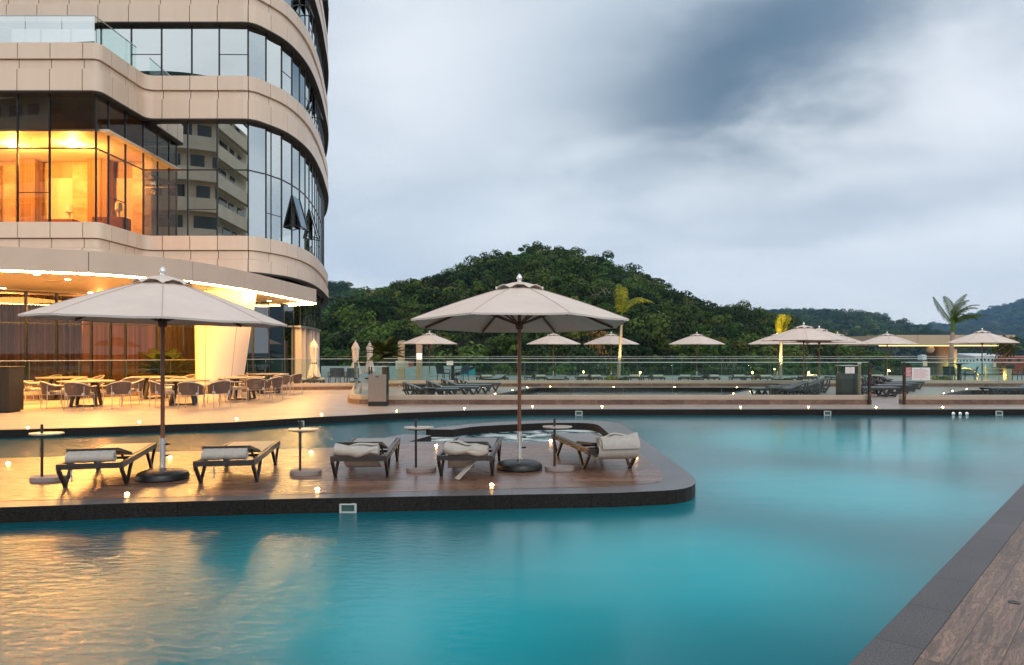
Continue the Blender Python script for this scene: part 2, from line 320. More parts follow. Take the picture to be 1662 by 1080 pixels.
def leafmat(name, c, hue=0.06, vmin=0.6, vmax=1.45, rough=0.6, transl=0.15):
    m, nt, b, out = newmat(name)
    oi = node(nt, 'ShaderNodeObjectInfo'); g = node(nt, 'ShaderNodeNewGeometry')
    hs = node(nt, 'ShaderNodeHueSaturation'); hs.inputs['Color'].default_value = (*c, 1)
    h = node(nt, 'ShaderNodeMapRange'); nt.links.new(oi.outputs['Random'], h.inputs[0]); h.inputs[3].default_value = 0.5-hue; h.inputs[4].default_value = 0.5+hue*.5; nt.links.new(h.outputs[0], hs.inputs['Hue'])
    ra = node(nt, 'ShaderNodeMath', operation='MULTIPLY'); nt.links.new(oi.outputs['Random'], ra.inputs[0]); ra.inputs[1].default_value = 7.31
    rf = node(nt, 'ShaderNodeMath', operation='FRACT'); nt.links.new(ra.outputs[0], rf.inputs[0])
    v1 = node(nt, 'ShaderNodeMapRange'); nt.links.new(rf.outputs[0], v1.inputs[0]); v1.inputs[3].default_value = vmin; v1.inputs[4].default_value = vmax
    v2 = node(nt, 'ShaderNodeMapRange'); nt.links.new(g.outputs['Random Per Island'], v2.inputs[0]); v2.inputs[3].default_value = 0.6; v2.inputs[4].default_value = 1.5
    vm = node(nt, 'ShaderNodeMath', operation='MULTIPLY'); nt.links.new(v1.outputs[0], vm.inputs[0]); nt.links.new(v2.outputs[0], vm.inputs[1]); nt.links.new(vm.outputs[0], hs.inputs['Value'])
    nt.links.new(hs.outputs[0], b.inputs['Base Color']); b.inputs['Roughness'].default_value = rough; b.inputs['Specular IOR Level'].default_value = 0.08
    if transl:
        tl = node(nt, 'ShaderNodeBsdfTranslucent'); nt.links.new(hs.outputs[0], tl.inputs[0]); mx = node(nt, 'ShaderNodeMixShader'); mx.inputs[0].default_value = transl
        nt.links.new(b.outputs[0], mx.inputs[1]); nt.links.new(tl.outputs[0], mx.inputs[2]); nt.links.new(mx.outputs[0], out.inputs[0])
    return m
M = dict(
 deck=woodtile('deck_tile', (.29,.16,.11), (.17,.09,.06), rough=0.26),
 fardeck=woodtile('far_deck_tile', (.42,.33,.28), (.35,.27,.23), rough=0.34, pw=1.2),  # paler than the island tile: grazing sheen and light put into the colour
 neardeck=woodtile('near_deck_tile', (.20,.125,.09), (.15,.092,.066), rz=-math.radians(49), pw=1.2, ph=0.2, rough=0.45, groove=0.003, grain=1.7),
 granite=granite('dark_granite', (.019,.016,.0145), 0.55, scale=55, spec=.12),
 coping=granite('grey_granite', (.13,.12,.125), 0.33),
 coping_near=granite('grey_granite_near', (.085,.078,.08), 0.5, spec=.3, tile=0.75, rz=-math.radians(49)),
 poolfloor=mat('pool_mosaic', (.02,.42,.50), 0.6, var=0.25, scale=0.7),
 cream=mat('cream_cladding', (.80,.625,.49), 0.38, metal=0.0, var=0.04, scale=1.1, stretch=(2.2,2.2,.22), island=0.06, bump=0.02, bscale=3),
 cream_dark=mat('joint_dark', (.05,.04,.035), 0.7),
 fascia=mat('taupe_fascia', (.62,.49,.385), 0.45, metal=0.1, var=0.05, scale=1.0),
 soffit=mat('soffit_paint', (.75,.66,.52), 0.55, var=0.03, scale=2.0),
 mullion=mat('black_mullion', (.012,.012,.013), 0.35),
 curtain=mat('brown_curtain', (.30,.165,.075), 0.8, var=0.75, scale=2.0, stretch=(3.5,3.5,.02)),
 warmwall=mat('timber_wall', (.55,.38,.22), 0.6, var=0.25, scale=1.2, stretch=(1,1,.15)),
 slab=mat('interior_slab', (.5,.45,.4), 0.8),
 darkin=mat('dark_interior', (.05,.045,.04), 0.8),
 fabric=mat('umbrella_canvas', (.70,.585,.515), 0.85, var=0.07, scale=2.2, bump=0.5, bscale=5, sheen=0.1),
 seam=mat('canvas_seam', (.50,.41,.35), 0.9, var=.05),
 fabric_in=mat('umbrella_canvas_lower', (.60,.53,.49), 0.85, var=0.05, scale=3.0),
 polewood=mat('pole_wood', (.20,.072,.035), 0.4, var=0.3, scale=14, stretch=(4,4,.4)),
 ribwood=mat('rib_wood', (.13,.05,.028), 0.5, var=0.3, scale=14),
 steel=mat('brushed_steel', (.55,.53,.50), 0.28, metal=1.0, var=0.08, scale=20, stretch=(1,1,.1)),
 bronze=mat('bronze_steel', (.36,.285,.23), 0.32, metal=1.0, var=0.1, scale=20, stretch=(12,12,.2)),
 chrome=mat('chrome_white', (.8,.8,.8), 0.15, metal=0.6),
 blackpl=mat('black_plastic', (.012,.012,.013), 0.4, var=0.3, scale=10, bump=0.1, bscale=120),
 alu=mat('bronze_aluminium', (.045,.037,.033), 0.36, metal=0.3, var=0.15, scale=8),
 sling=mat('sling_mesh', (.24,.225,.22), 0.33, var=0.1, scale=4, bump=0.15, bscale=400),
 roll=mat('cushion_linen', (.50,.46,.41), 0.9, var=0.10, scale=18, bump=0.35, bscale=220, sheen=0.2),
 slabbase=mat('terrazzo_base', (.33,.27,.25), 0.6, var=0.15, scale=40),
 tabtop=mat('side_table_top', (.55,.46,.38), 0.3, var=0.08),
 white=mat('white_plastic', (.52,.53,.51), 0.4, var=0.05),
 glass_rail=glassmat('balustrade_glass', (.78,.91,.88), (.85,.95,.93), ior=1.45),
 glass_edge=mat('glass_edge', (.10,.20,.185), 0.25, var=0.1),
 curtainglass=glassmat('mirror_glazing', (.42,.42,.38), (.90,.96,.95), base=0.66, ior=1.5, wav=0.012),
 groundglass=glassmat('lobby_glazing', (.50,.46,.42), (.62,.64,.62), base=0.05, ior=1.38, wav=0.012),
 litglass=glassmat('weak_mirror_glazing', (.62,.58,.52), (.62,.64,.62), base=0.22, ior=1.5, wav=0.012),  # same glazing as the tower, reflection cut so the lit room shows
 sideglass=glassmat('return_glazing', (.62,.58,.52), (.5,.5,.5), base=0.05, ior=1.35, wav=0.012),  # same glazing again, sky reflection held down in the material
 darkglass=glassmat('dark_glazing', (.10,.10,.095), (.75,.78,.78), base=0.22, ior=1.5, wav=0.012),
 rail=mat('rail_steel', (.62,.62,.60), 0.3, metal=0.9),
 kerbcap=mat('kerb_stone', (.46,.37,.29), 0.5, var=0.08, scale=3),
 kerbbase=woodtile('kerb_wood', (.13,.07,.05), (.20,.115,.08), rough=0.5, ph=3.0, pw=1.3),
 led=emitmat('led_strip', (1.0,.58,.17), 115.0),
 spotglow=emitmat('downlight_glow', (1.0,.85,.6), 18.0),
 deckglow=emitmat('deck_light_glow', (1.0,.50,.16), 60.0),
 lampglow=emitmat('bollard_glow', (1.0,.70,.30), 5.0),
 chairframe=mat('chair_frame', (.46,.38,.32), 0.4, metal=0.3),
 rope=mat('chair_rope', (.14,.09,.065), 0.8, var=0.2, scale=30),
 seatpad=mat('seat_pad', (.60,.52,.43), 0.85, var=0.06, scale=20, bump=0.2, bscale=200),
 tabledark=mat('table_dark', (.028,.022,.018), 0.4, var=0.2),
 tabletop=mat('table_top', (.30,.23,.16), 0.3, var=0.15, scale=5),
 wavepl=mat('charcoal_resin', (.030,.032,.036), 0.45, var=0.15),
 waveslat=mat('charcoal_slat', (.10,.11,.125), 0.35, var=0.1),
 poolwall=mat('basin_wall_tile', (.008,.07,.085), 0.6, var=.2),
 darkbox=mat('black_cabinet', (.012,.009,.007), 0.5),
 pink=mat('sign_red', (.55,.16,.17), 0.5, var=0.06), pinkline=mat('sign_ink', (.72,.36,.38), 0.6), signw=mat('sign_board', (.80,.78,.77), 0.45, var=0.02),
 signb=mat('sign_beige', (.72,.60,.44), 0.5, var=0.05), ink=mat('sign_black', (.03,.03,.03), 0.6),
 trunk=mat('palm_trunk', (.34,.28,.22), 0.85, var=0.35, scale=9, stretch=(1,1,5), bump=0.5, bscale=14),
 bark=mat('bark', (.10,.075,.055), 0.9, var=0.4, scale=6, bump=0.5, bscale=20),
 frond=leafmat('palm_leaf', (.065,.12,.022), 0.02, .8, 1.2), frondp=leafmat('slim_palm_leaf', (.20,.22,.035), 0.01, .9, 1.1), frondy=leafmat('yellow_and_uplit_leaf', (.36,.33,.035), 0.01, .9, 1.1), cyc=leafmat('cycad_leaf', (.05,.07,.018), 0.02, .8, 1.2),  # yellow of the uplights is put into the frondp and frondy palm colours
 leaf=leafmat('forest_leaf', (.042,.078,.016), 0.035, .55, 1.7), leaf2=leafmat('forest_leaf_light', (.088,.12,.022), 0.03, .6, 1.6), leaf3=leafmat('forest_leaf_dark', (.019,.040,.011), 0.03, .5, 1.4),
 shrub=leafmat('shrub_leaf', (.06,.10,.025), 0.03, .8, 1.2),
 hill=mat('hill_soil', (.022,.034,.013), 0.95, var=0.5, scale=0.08),
 valley=mat('valley_ground', (.05,.07,.03), 0.95, var=0.4, scale=0.02),
 concrete=mat('beige_concrete', (.62,.53,.42), 0.8, var=0.12, scale=0.5, bump=0.1, bscale=8), winglass=mat('window_dark', (.03,.04,.04), 0.12, var=0.4, scale=0.6),
 greenscreen=mat('green_netting', (.02,.06,.05), 0.6, var=0.3, scale=1.0),
 whitewall=mat('white_render', (.75,.77,.80), 0.7, var=0.05, scale=0.3), redwall=mat('red_wall', (.45,.07,.04), 0.6, var=0.1, scale=0.5), roofm=mat('clay_roof', (.40,.16,.09), 0.8, var=0.2, scale=2),
 greyroof=mat('metal_roof', (.6,.62,.65), 0.4, var=0.05, scale=1), goldwall=mat('bronze_cladding', (.52,.385,.26), 0.4, metal=0.2, var=0.05, scale=1.5),
)
# ------------------------------------------------------------------ ground, pools and decks
WZ = -0.165
def P2(v): return (v[0], v[1])
def rounded(poly, idx_r, n=7):
    """round chosen corners of a closed polygon"""
    out = []; m = len(poly)
    for i, p in enumerate(poly):
        r = idx_r.get(i, 0)
        if not r: out.append(P2(p)); continue
        p = Vector(p[:2]); a = (Vector(poly[i-1][:2])-p); b = (Vector(poly[(i+1) % m][:2])-p)
        ra = min(r, a.length*.48); rb = min(r, b.length*.48); A = p+a.normalized()*ra; B = p+b.normalized()*rb
        for k in range(n+1):
            t = k/n; q = A*(1-t)**2+p*2*t*(1-t)+B*t*t; out.append((q.x, q.y))
    return out
def inset(poly, d):
    m = len(poly); ar = sum(poly[i][0]*poly[(i+1)%m][1]-poly[(i+1)%m][0]*poly[i][1] for i in range(m)); sg = 1 if ar > 0 else -1
    out = []
    for i in range(m):
        a, p, b = Vector(poly[i-1]), Vector(poly[i]), Vector(poly[(i+1)%m])
        e1 = (p-a).normalized(); e2 = (b-p).normalized()
        n1 = Vector((-e1.y, e1.x))*sg; n2 = Vector((-e2.y, e2.x))*sg
        k = max(0.35, 1+n1.dot(n2)); q = p+(n1+n2)*(d/k); out.append((q.x, q.y))
    return out
struct(MB().add([(-6000,-3000,-16),(6000,-3000,-16),(6000,9000,-16),(-6000,9000,-16)], [(0,1,2,3)]).build('valley_ground', M['valley']))
struct(MB().add([(-46,-12,-1.15),(46,-12,-1.15),(46,23,-1.15),(-46,23,-1.15)], [(0,1,2,3)]).build('pool_floor', M['poolfloor']))
struct(MB().add([(-46,-12,WZ),(46,-12,WZ),(46,23,WZ),(-46,23,WZ)], [(0,1,2,3)]).build('pool_water', watermat('water', (.42,.80,.86))))
# far deck: lip of the pool, with the two basins cut out
lip = [(-200,712),(0,698),(150,694),(260,690),(370,686),(500,678),(580,674),(640,671),(700,668.6),(760,666.4),(860,664.6),(1000,664.5),(1662,664.5),(2000,664.5),(2600,664.5)]
edge = [P2(at(x, y)) for x, y in lip]
outer = [(-46, edge[0][1]-0.5)]+edge+[(48, edge[-1][1]), (48, 49.0), (-4, 49.0), (-4, 80), (-46, 80)]
p2 = [(-1.3,24.6), P2(at(813,641)), P2(at(874,629.6)), P2(at(1225,629.5)), P2(at(1160,642)), (5.9,24.6)]
p3 = [(13.6,24.6), P2(at(1551,639.6)), P2(at(1577,634)), (33.0,30.4), (33.0,24.6)]
struct(MB().prism(outer, WZ-.06, -0.004, [p2, p3]).build('far_deck_body', M['granite']))
struct(MB().prism(outer, -16.2, WZ-.06, [p2, p3]).build('far_deck_basin', M['poolfloor']))
ed_in = [(x+0.0, y+0.34) for x, y in edge]
o_in = [(-46, ed_in[0][1]-0.5)]+ed_in+[(48, ed_in[-1][1]), (48, 48.8), (-4.2, 48.8), (-4.2, 79.8), (-45.8, 79.8)]
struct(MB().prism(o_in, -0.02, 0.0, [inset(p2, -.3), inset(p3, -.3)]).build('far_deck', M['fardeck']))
strip = edge+ed_in[::-1]
struct(MB().prism(strip, -0.003, 0.0005).build('far_coping', granite('tan_coping', (.22,.185,.16), .35)))
for k, pp in enumerate((p2, p3)):
    q = inset(pp, -0.02)
    struct(MB().add([(x, y, WZ) for x, y in q], [tuple(range(len(q)))]).build('terrace_pool_water', watermat('water_terrace', (.30,.62,.70), False, (.004,.08,.11))))
    struct(MB().add([(x, y, -0.9) for x, y in q], [tuple(range(len(q)))]).build('terrace_pool_floor', mat('terrace_mosaic', (.02,.14,.19), .6)))
# island with the hot tub let into its far end
isl = [(-16.0, 6.15), P2(at(0,823.7)), P2(at(222,816)), P2(at(500,809)), P2(at(1000,800)), (2.33, 8.72), (2.47, 17.35), (.37,17.25), (-.73,16.65), (-1.51,15.75), (-1.78,15.3),
       (-1.22,15.25), (-.80,15.9), (.65,16.65), (1.9,16.75), (1.9,13.25), (-1.85,13.2), (-1.55,14.2), (-2.11,14.4), P2(at(537,727)), P2(at(200,735)), P2(at(0,746.7)), (-16.0, 10.0)]
isl_r = rounded(isl, {5: 1.05, 6: 1.6, 7: .8, 8: .5, 14: .8, 12: .3, 13: .4})
struct(MB().prism(isl_r, WZ-.06, -0.003).build('island_body', M['granite']))
struct(MB().prism(isl_r, -1.2, WZ-.06).build('island_basin', M['poolwall']))
ins = inset(isl_r, 0.012)
# coping ring: the outline less the tiled field
land = [(-16.0, 6.52), (-5.3, 8.0), (1.15, 8.83), (1.97, 9.10), (2.05, 12.85), (-2.2, 12.85), (-3.05, 12.06), (-6.2, 11.44), (-16.0, 9.55)]
land_r = rounded(land, {3: 0.75})
struct(MB().prism(isl_r, -0.003, 0.0).build('island_coping', M['coping']))
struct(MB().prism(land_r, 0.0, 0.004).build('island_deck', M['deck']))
tub = [(-1.9,13.15),(1.95,13.2),(1.95,16.8),(.6,16.7),(-.85,15.95),(-1.25,15.3),(-1.75,15.3),(-1.6,14.2)]
struct(MB().add([(x, y, WZ+0.006) for x, y in tub], [tuple(range(len(tub)))]).build('spa_water', watermat('water_spa', (.5,.8,.84), True)))
# near deck, right of the camera line
d_ = Vector((.655,.756)); a0 = Vector((1.73,3.81)); nrm = Vector((d_.y, -d_.x))
e0 = a0-d_*14; e1 = a0+d_*40
near = [P2(e0), (e0.x+40, e0.y-20), (60, 10), P2(e1)]
struct(MB().prism([P2(e0), P2(e0+nrm*14), P2(e1+nrm*14), P2(e1)], WZ-.06, -0.003).build('near_deck_body', M['granite']))
struct(MB().prism([P2(e0), P2(e0+nrm*14), P2(e1+nrm*14), P2(e1)], -1.2, WZ-.06).build('near_deck_basin', M['poolfloor']))
struct(MB().prism([P2(e0), P2(e0+nrm*.25), P2(e1+nrm*.25), P2(e1)], -0.003, 0.0).build('near_coping', M['coping_near']))
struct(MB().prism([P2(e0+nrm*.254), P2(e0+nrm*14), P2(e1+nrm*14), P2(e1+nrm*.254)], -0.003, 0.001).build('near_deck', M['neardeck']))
# ------------------------------------------------------------------ low kerb walls and glass balustrades
def offs(path, d):
    path = [Vector(p[:2]) for p in path]; out = []; m = len(path)
    for i in range(m):
        t1 = (path[i]-path[i-1]).normalized() if i else None; t2 = (path[i+1]-path[i]).normalized() if i < m-1 else None
        t1 = t1 or t2; t2 = t2 or t1
        n1 = Vector((t1.y, -t1.x)); n2 = Vector((t2.y, -t2.x)); k = max(0.4, 1+n1.dot(n2)); q = path[i]+(n1+n2)*(d/k); out.append((q.x, q.y))
    return out
def ribbon(mb, path, w0, w1, z0, z1): return mb.prism(offs(path, w0)+offs(path, w1)[::-1], z0, z1, bottom=True)
def cum(path):
    s = [0.0]
    for a, b in zip(path, path[1:]): s.append(s[-1]+math.dist(a[:2], b[:2]))
    return s
def sub(path, s0, s1):
    c = cum(path); out = []
    def pt(s):
        s = min(max(s, 0), c[-1])
        for i in range(len(c)-1):
            if s <= c[i+1]+1e-9:
                t = (s-c[i])/max(1e-9, c[i+1]-c[i]); return (path[i][0]+(path[i+1][0]-path[i][0])*t, path[i][1]+(path[i+1][1]-path[i][1])*t)
        return tuple(path[-1][:2])
    out.append(pt(s0)); out += [tuple(p[:2]) for p, s in zip(path, c) if s0+1e-3 < s < s1-1e-3]; out.append(pt(s1)); return out
def kerb(path, label):
    t = thing('kerb_wall', label, 'low wall', group=None)
    ribbon(MB(), path, 0.20, -0.16, 0.0, 0.135).build('base', M['kerbbase'], t)
    ribbon(MB(), path, 0.14, -0.14, 0.137, 0.275).build('stone_cap', M['kerbcap'], t, bevel=0.006)
    return t
def balustrade(path, label, ztop=1.275, step=1.5, zb=0.26):
    t = thing('glass_balustrade', label, 'balustrade')
    L = cum(path)[-1]; n = max(1, round(L/step))
    for i in range(n):
        p = sub(path, i*L/n+0.012, (i+1)*L/n-0.012)
        ribbon(MB(), p, 0.0006, -0.0006, zb, ztop-0.012).build('glass_panel', M['glass_rail'], t) if False else None
        mb = MB()
        for a, b in zip(p, p[1:]): mb.add([(*a, zb), (*b, zb), (*b, ztop-.012), (*a, ztop-.012)], [(0,1,2,3)])
        gp = mb.build('glass_panel', M['glass_rail'], t)
        if i: MB().bar((*p[0], zb), (*p[0], ztop-.02), 0.007, 0.012).build('panel_edge', M['glass_edge'], gp)
    ribbon(MB(), path, 0.018, -0.018, ztop-0.010, ztop+0.010).build('handrail', M['rail'], t)
    return t
Y1, Y2, Y3 = 22.6, 33.9, 46.2
c_l = at(581,632); 
cor = rounded([(-6.46,31.0), (-4.95, Y1+.05), (xat(1410,Y1), Y1+.05)], {})
f1 = [(-6.46,31.0), (-5.15,24.2), (-5.0,23.4), (-4.85,22.98), (-4.55,22.72), (-4.1,Y1), (xat(1410,Y1), Y1)]
kerb(f1, 'long low stone kerb with wooden base below the middle glass balustrade')
balustrade(f1, 'glass balustrade with curved left corner behind the steel bin, beside the pool deck')
f1b = [(xat(1463,Y1), Y1), (34, Y1)]
kerb(f1b, 'low stone kerb with wooden base under the balustrade carrying the red and white signs')
balustrade(f1b, 'glass balustrade right of the gate gap, with red and white signs')
f2 = [(-5.9,Y2), (40, Y2)]
kerb(f2, 'low stone kerb behind the upper terrace pools, in front of the planters')
f3 = [(-15,Y3), (44,Y3)]
balustrade(f3, 'farthest glass balustrade, along the terrace edge before the forest', ztop=1.28, step=2.0, zb=0.0)
balustrade([(-5.9,Y2+.02),(40,Y2+.02)], 'glass balustrade on the second kerb behind the small pools', step=1.8)
fL = [(-22,23.6), (-16,25.0), (-12.8,27.3), (-9.25,30.6), (-6.7,31.3)]
kerb(fL, 'low stone kerb behind the dining tables and the cone shaped column')
balustrade(fL, 'glass balustrade behind the dining tables in front of the lobby', ztop=1.29)
# gate posts
for px, r, nm in ((1407.5, .045, 'left'), (1463.5, .05, 'right')):
    g = thing('gate_post', 'dark bronze gate post on the %s side of the gap in the balustrade' % nm, 'post', (xat(px,Y1-.1), Y1-.24, 0))
    MB().box((0,0,.64), (.07,.07,1.28)).build('post', mat('dark_bronze', (.03,.02,.016), .35, metal=.3), g, bevel=.005)
    m_ = MB()
    for z in (.28,.35,.95): m_.box((.0,-.055,z), (.06,.03,.04))
    m_.build('hinge', M['polewood'], g)
g = thing('steel_post', 'round stainless post beside the grey bin and gate gap', 'post', (xat(1395,Y1+.4), Y1+.4, 0))
MB().cyl((0,0,0), (0,0,1.22), .045).build('post', M['bronze'], g, smooth=40)
MB().lathe([(.0,1.27),(.045,1.255),(.06,1.23),(.05,1.2)], n=16).build('cap', M['steel'], g, smooth=60)
# bins
def make_bin(label, loc, m):
    t = thing('litter_bin', label, 'bin', loc)
    MB().box((0,0,.06), (.54,.42,.12)).build('plinth', M['blackpl'], t, bevel=.006)
    MB().box((0,.01,.52), (.50,.40,.80)).build('body', M['mullion'], t)
    MB().box((0,-.215,.53), (.53,.03,.80)).build('front_panel', m, t, bevel=.006)
    MB().box((.262,.0,.53), (.014,.40,.80)).build('side_panel', M['mullion'], t)
    mb = MB()
    for sx in (-.245,.245):
        for sy in (-.18,.18): mb.box((sx,sy,1.03), (.03,.03,.24))
    mb.build('upright', M['mullion'], t)
    MB().box((0,0,1.16), (.56,.44,.022)).build('lid', M['steel'], t, bevel=.004)
    MB().box((.0,-.2315,.86), (.10,.004,.03)).build('badge', M['ink'], t)
    return t
b1 = make_bin('stainless steel litter bin with open top at the curved balustrade corner', (xat(614.5,21.95), 21.95, 0), M['bronze'])
make_bin('dark grey litter bin behind the balustrade left of the gate', (xat(1374,23.4), 23.4, 0), mat('dark_steel', (.07,.08,.075), .35, metal=.7, var=.1, scale=10, stretch=(12,12,.2)))
# signs (lettering too small to read in the photograph: ruled lines of print)
def sign(name, label, px0, px1, py0, py1, Y, board, ink=None, rows=0, head=False, frame=None):
    a, b = atY(px0, py1, Y), atY(px1, py0, Y); w, h = b.x-a.x, b.z-a.z
    t = thing(name, label, 'sign', ((a.x+b.x)/2, Y, (a.z+b.z)/2))
    MB().box((0,0,0), (w,.012,h)).build('board', board, t, bevel=.002)
    if rows:
        mb = MB(); rnd = random.Random(px0)
        for i in range(rows):
            z = h*(.34-.66*i/max(1, rows-1)); x = -w*.40; end = w*.40*(1 if i % 3 else .6)
            while x < end:
                l = rnd.uniform(.025,.07)*w*1.6; l = min(l, end-x)
                mb.box((x+l/2, -.0085, z), (l, .003, h*.045)); x += l+w*.02
        mb.build('print', ink, t)
    if head:
        mb = MB()
        for z in (.43,-.43): mb.cyl((0,-.006,h*z), (0,-.012,h*z), .012, n=10)
        mb.build('fixing', M['ink'], t)
    return t
sign('notice_sign', 'large white notice board with pink print on the balustrade right of the gate', 1480,1509.5,597,617.2, Y1-.06, M['signw'], M['pinkline'], 8, True)
sign('warning_sign', 'narrow red sign with white lines between gate post and white board', 1468.5,1479,596.5,612.3, Y1-.05, M['pink'], M['signw'], 6)
sign('small_sign', 'small beige sign above the large white notice board', 1498,1505,586.8,594.8, Y2-.06, M['signb'], M['kerbcap'], 3)
sign('notice_sign', 'small white notice with pink print above the dark grey bin', 1372,1387,596,606.5, Y1-.05, M['signw'], M['pinkline'], 5, True)
sign('notice_sign', 'small white notice on the middle balustrade above the left loungers', 725,735.5,586.5,593, Y2-.06, M['signw'], M['kerbcap'], 3)
sign('warning_sign', 'small red square sign seen through glass near the stone pillars', 663.5,671.5,586,595.5, 40, M['pink'], M['signw'], 3)
sign('display_board', 'pale green and white display board beside the small red sign', 642,663,586,598.5, 40.1, M['signw'], M['kerbcap'], 3)
sign('small_sign', 'small beige sign on the balustrade by the lit handrails', 1612,1617,588,596, Y2-.06, M['signb'])
# skimmers and pool jets
def skimmer(px, py, Y, s, label, w=.27, h=.19):
    a = atY(px, py, Y); t = thing('pool_skimmer', label, 'skimmer', (a.x, Y, a.z), group='white frames in the pool walls')
    mb = MB()
    for sx in (-1,1): mb.box((sx*w*.44,0,0), (w*.12,.03,h))
    for sz in (-1,1): mb.box((0,0,sz*h*.43), (w*.76,.03,h*.14))
    mb.build('frame', M['white'], t, bevel=.004)
    MB().box((0,.008,0), (w*.76,.008,h*.72)).build('flap', mat('skimmer_mouth', (.05,.10,.09), .3), t)
    return t
ypf = at(565,808).y-.005
skimmer(565,825.3,ypf,1,'white skimmer frame in the dark front wall of the lounger island', .19,.10)
skimmer(939.5,671.0,20.52,1,'white skimmer frame in the far pool wall behind the hot tub', .2,.12)
skimmer(1343,671.0,20.52,1,'white skimmer frame in the far pool wall, left of the gate gap', .2,.12)
skimmer(1621.5,671.0,20.52,1,'white skimmer frame in the far pool wall at the right edge', .2,.12)
skimmer(487,687.5,at(487,678.8).y-.02,1,'white skimmer frame in the far pool wall behind the second side table', .2,.12)
for i, px in enumerate((1547,1558,1569)):
    a = atY(px, 672, 20.53); t = thing('pool_jet', ('left','middle','right')[i]+'most of three round steel jets in the far pool wall', 'pool jet', (a.x, 20.53, a.z), group='round jets in the far pool wall')
    MB().lathe([(.03,0),(.05,.0),(.05,.015),(.03,.025)], n=16).xf(Matrix.Rotation(math.radians(90), 4, 'X')).build('ring', M['chrome'], t, smooth=40)
    MB().cyl((0,-.012,0), (0,-.02,0), .028).build('eyeball', M['steel'], t)
# deck lights
DL = [((13,753),'at the left edge of the island deck'),((206,803),'below the umbrella base on the left'),((515,795),'on the island coping between second and third lounger'),((798,788),'on the coping before the fourth lounger'),
 ((505,735),'beside the second side table'),((708,724),'beside the fourth lounger'),((894,716.5),'behind the foot of the rightmost lounger'),((1033,741),'right of the rightmost lounger'),((276,743),'behind the left umbrella pole'),
 ((45,694.5),'on the far deck at the far left'),((226,685.5),'on the far deck left of the umbrella pole'),((384,680.5),'on the far deck before the dining chairs'),((522,673.5),'on the far deck right of the dining chairs'),
 ((643.7,667.8),'on the far deck below the steel bin'),((754,664.2-1),'on the far deck left of the middle umbrella'),((864,660.5),'on the far deck just right of the middle umbrella'),((977,660.6),'on the far deck above the hot tub'),
 ((1202,661.5),'dim, on the far deck at the middle right'),((1312,661.5),'dim, on the far deck near the white skimmer'),((1422,662),'bright, on the far deck before the gate gap'),((1530,661.5),'on the far deck below the signs'),
 ((803.5,640),'inside the terrace beside the black loungers'),((831.7,634),'at the left corner of the terrace pool'),((855.5,629),'at the far left corner of the terrace pool'),((893,628.2),'behind the terrace pool at its left'),((996,628.5),'behind the terrace pool at its middle'),
 ((1095,628.7),'behind the terrace pool at its right'),((1196,629.5),'dim, behind the right end of the terrace pool'),((1190.5,639.5),'at the right near corner of the terrace pool'),((1218,635.7),'beside the middle black loungers'),
 ((1532,639),'at the near corner of the right terrace pool'),((1546,635),'dim, beside the right terrace pool'),((1569,632),'at the far corner of the right terrace pool'),((803.5,626.3),'far, by the second kerb on the left')]
dl = None
for (px, py), where in DL:
    p = at(px, py, .004)
    lab = 'small round glowing deck light '+where
    if dl is None:
        dl = thing('deck_light', lab, 'deck light', p, group='recessed lights set in the decks')
        MB().lathe([(.027,.0),(.048,.0),(.048,.004),(.027,.006)], n=16).build('rim', M['steel'], dl)
        MB().lathe([(.026,.001),(.024,.014),(.013,.022),(0.001,.023)], n=16).build('lens', M['deckglow'], dl, smooth=60)
    else: dup(dl, p, 0, lab)
p = at(1646,978,.002); t = thing('deck_drain', 'small black round unlit fitting in the near wooden deck', 'deck fitting', p)
MB().lathe([(.034,0),(.034,.003),(.026,.004),(.02,.002),(.001,.002)], n=20).build('disc', M['blackpl'], t, smooth=40)


# unseen broad lamps added under the pool water to give it a glow
for x, y, s, en in ((-.6,5.0,2.2,15),(1.5,6.3,2.6,23),(4.2,9.6,3.4,36),(6.5,14.5,5.0,75),(12.5,16.0,5.0,60),(-2.0,6.3,1.4,5)):
    l = bpy.data.lights.new('pool_glow', 'AREA'); l.shape = 'DISK'; l.size = s; l.energy = en; l.color = (.6,1,.98)
    o = bpy.data.objects.new('pool_glow', l); COL.objects.link(o); o.location = (x,y,-1.10); o.rotation_euler = (math.pi,0,0)
# ------------------------------------------------------------------ the hotel
hotel = thing('hotel_building', 'curved hotel tower with cream cladding bands and mirror glazing, lit gold below', 'building', (-16, 40, 0))
hotel.location = (0, 0, 0)
def fil(poly, rr):          # open path with rounded corners
    out = [poly[0]]
    for i in range(1, len(poly)-1):
        r = rr.get(i, 0)
        if not r: out.append(poly[i]); continue
        p = Vector(poly[i]); a = Vector(poly[i-1])-p; b = Vector(poly[i+1])-p; r1 = min(r, a.length*.45); r2 = min(r, b.length*.45); A = p+a.normalized()*r1; B = p+b.normalized()*r2
        for k in range(7):
            t = k/6; q = A*(1-t)**2+p*2*t*(1-t)+B*t*t; out.append((q.x, q.y))
    out.append(poly[-1]); return out
arcK = [(-10.85,31.9),(-10.2,33.5),(-10.02,36),(-10.3,39),(-10.95,43),(-12.2,49),(-14.5,56),(-18.2,62),(-24,67),(-34,70)]
def catmull(P, n=5):
    out = []
    for i in range(len(P)-1):
        p0, p1, p2_, p3_ = (Vector(P[max(i-1,0)]), Vector(P[i]), Vector(P[i+1]), Vector(P[min(i+2,len(P)-1)]))
        for k in range(n):
            t = k/n; q = 0.5*((2*p1)+(-p0+p2_)*t+(2*p0-5*p1+4*p2_-p3_)*t*t+(-p0+3*p1-3*p2_+p3_)*t**3); out.append((q.x, q.y))
    out.append(P[-1]); return out
arc = catmull(arcK)
XB = -15.7
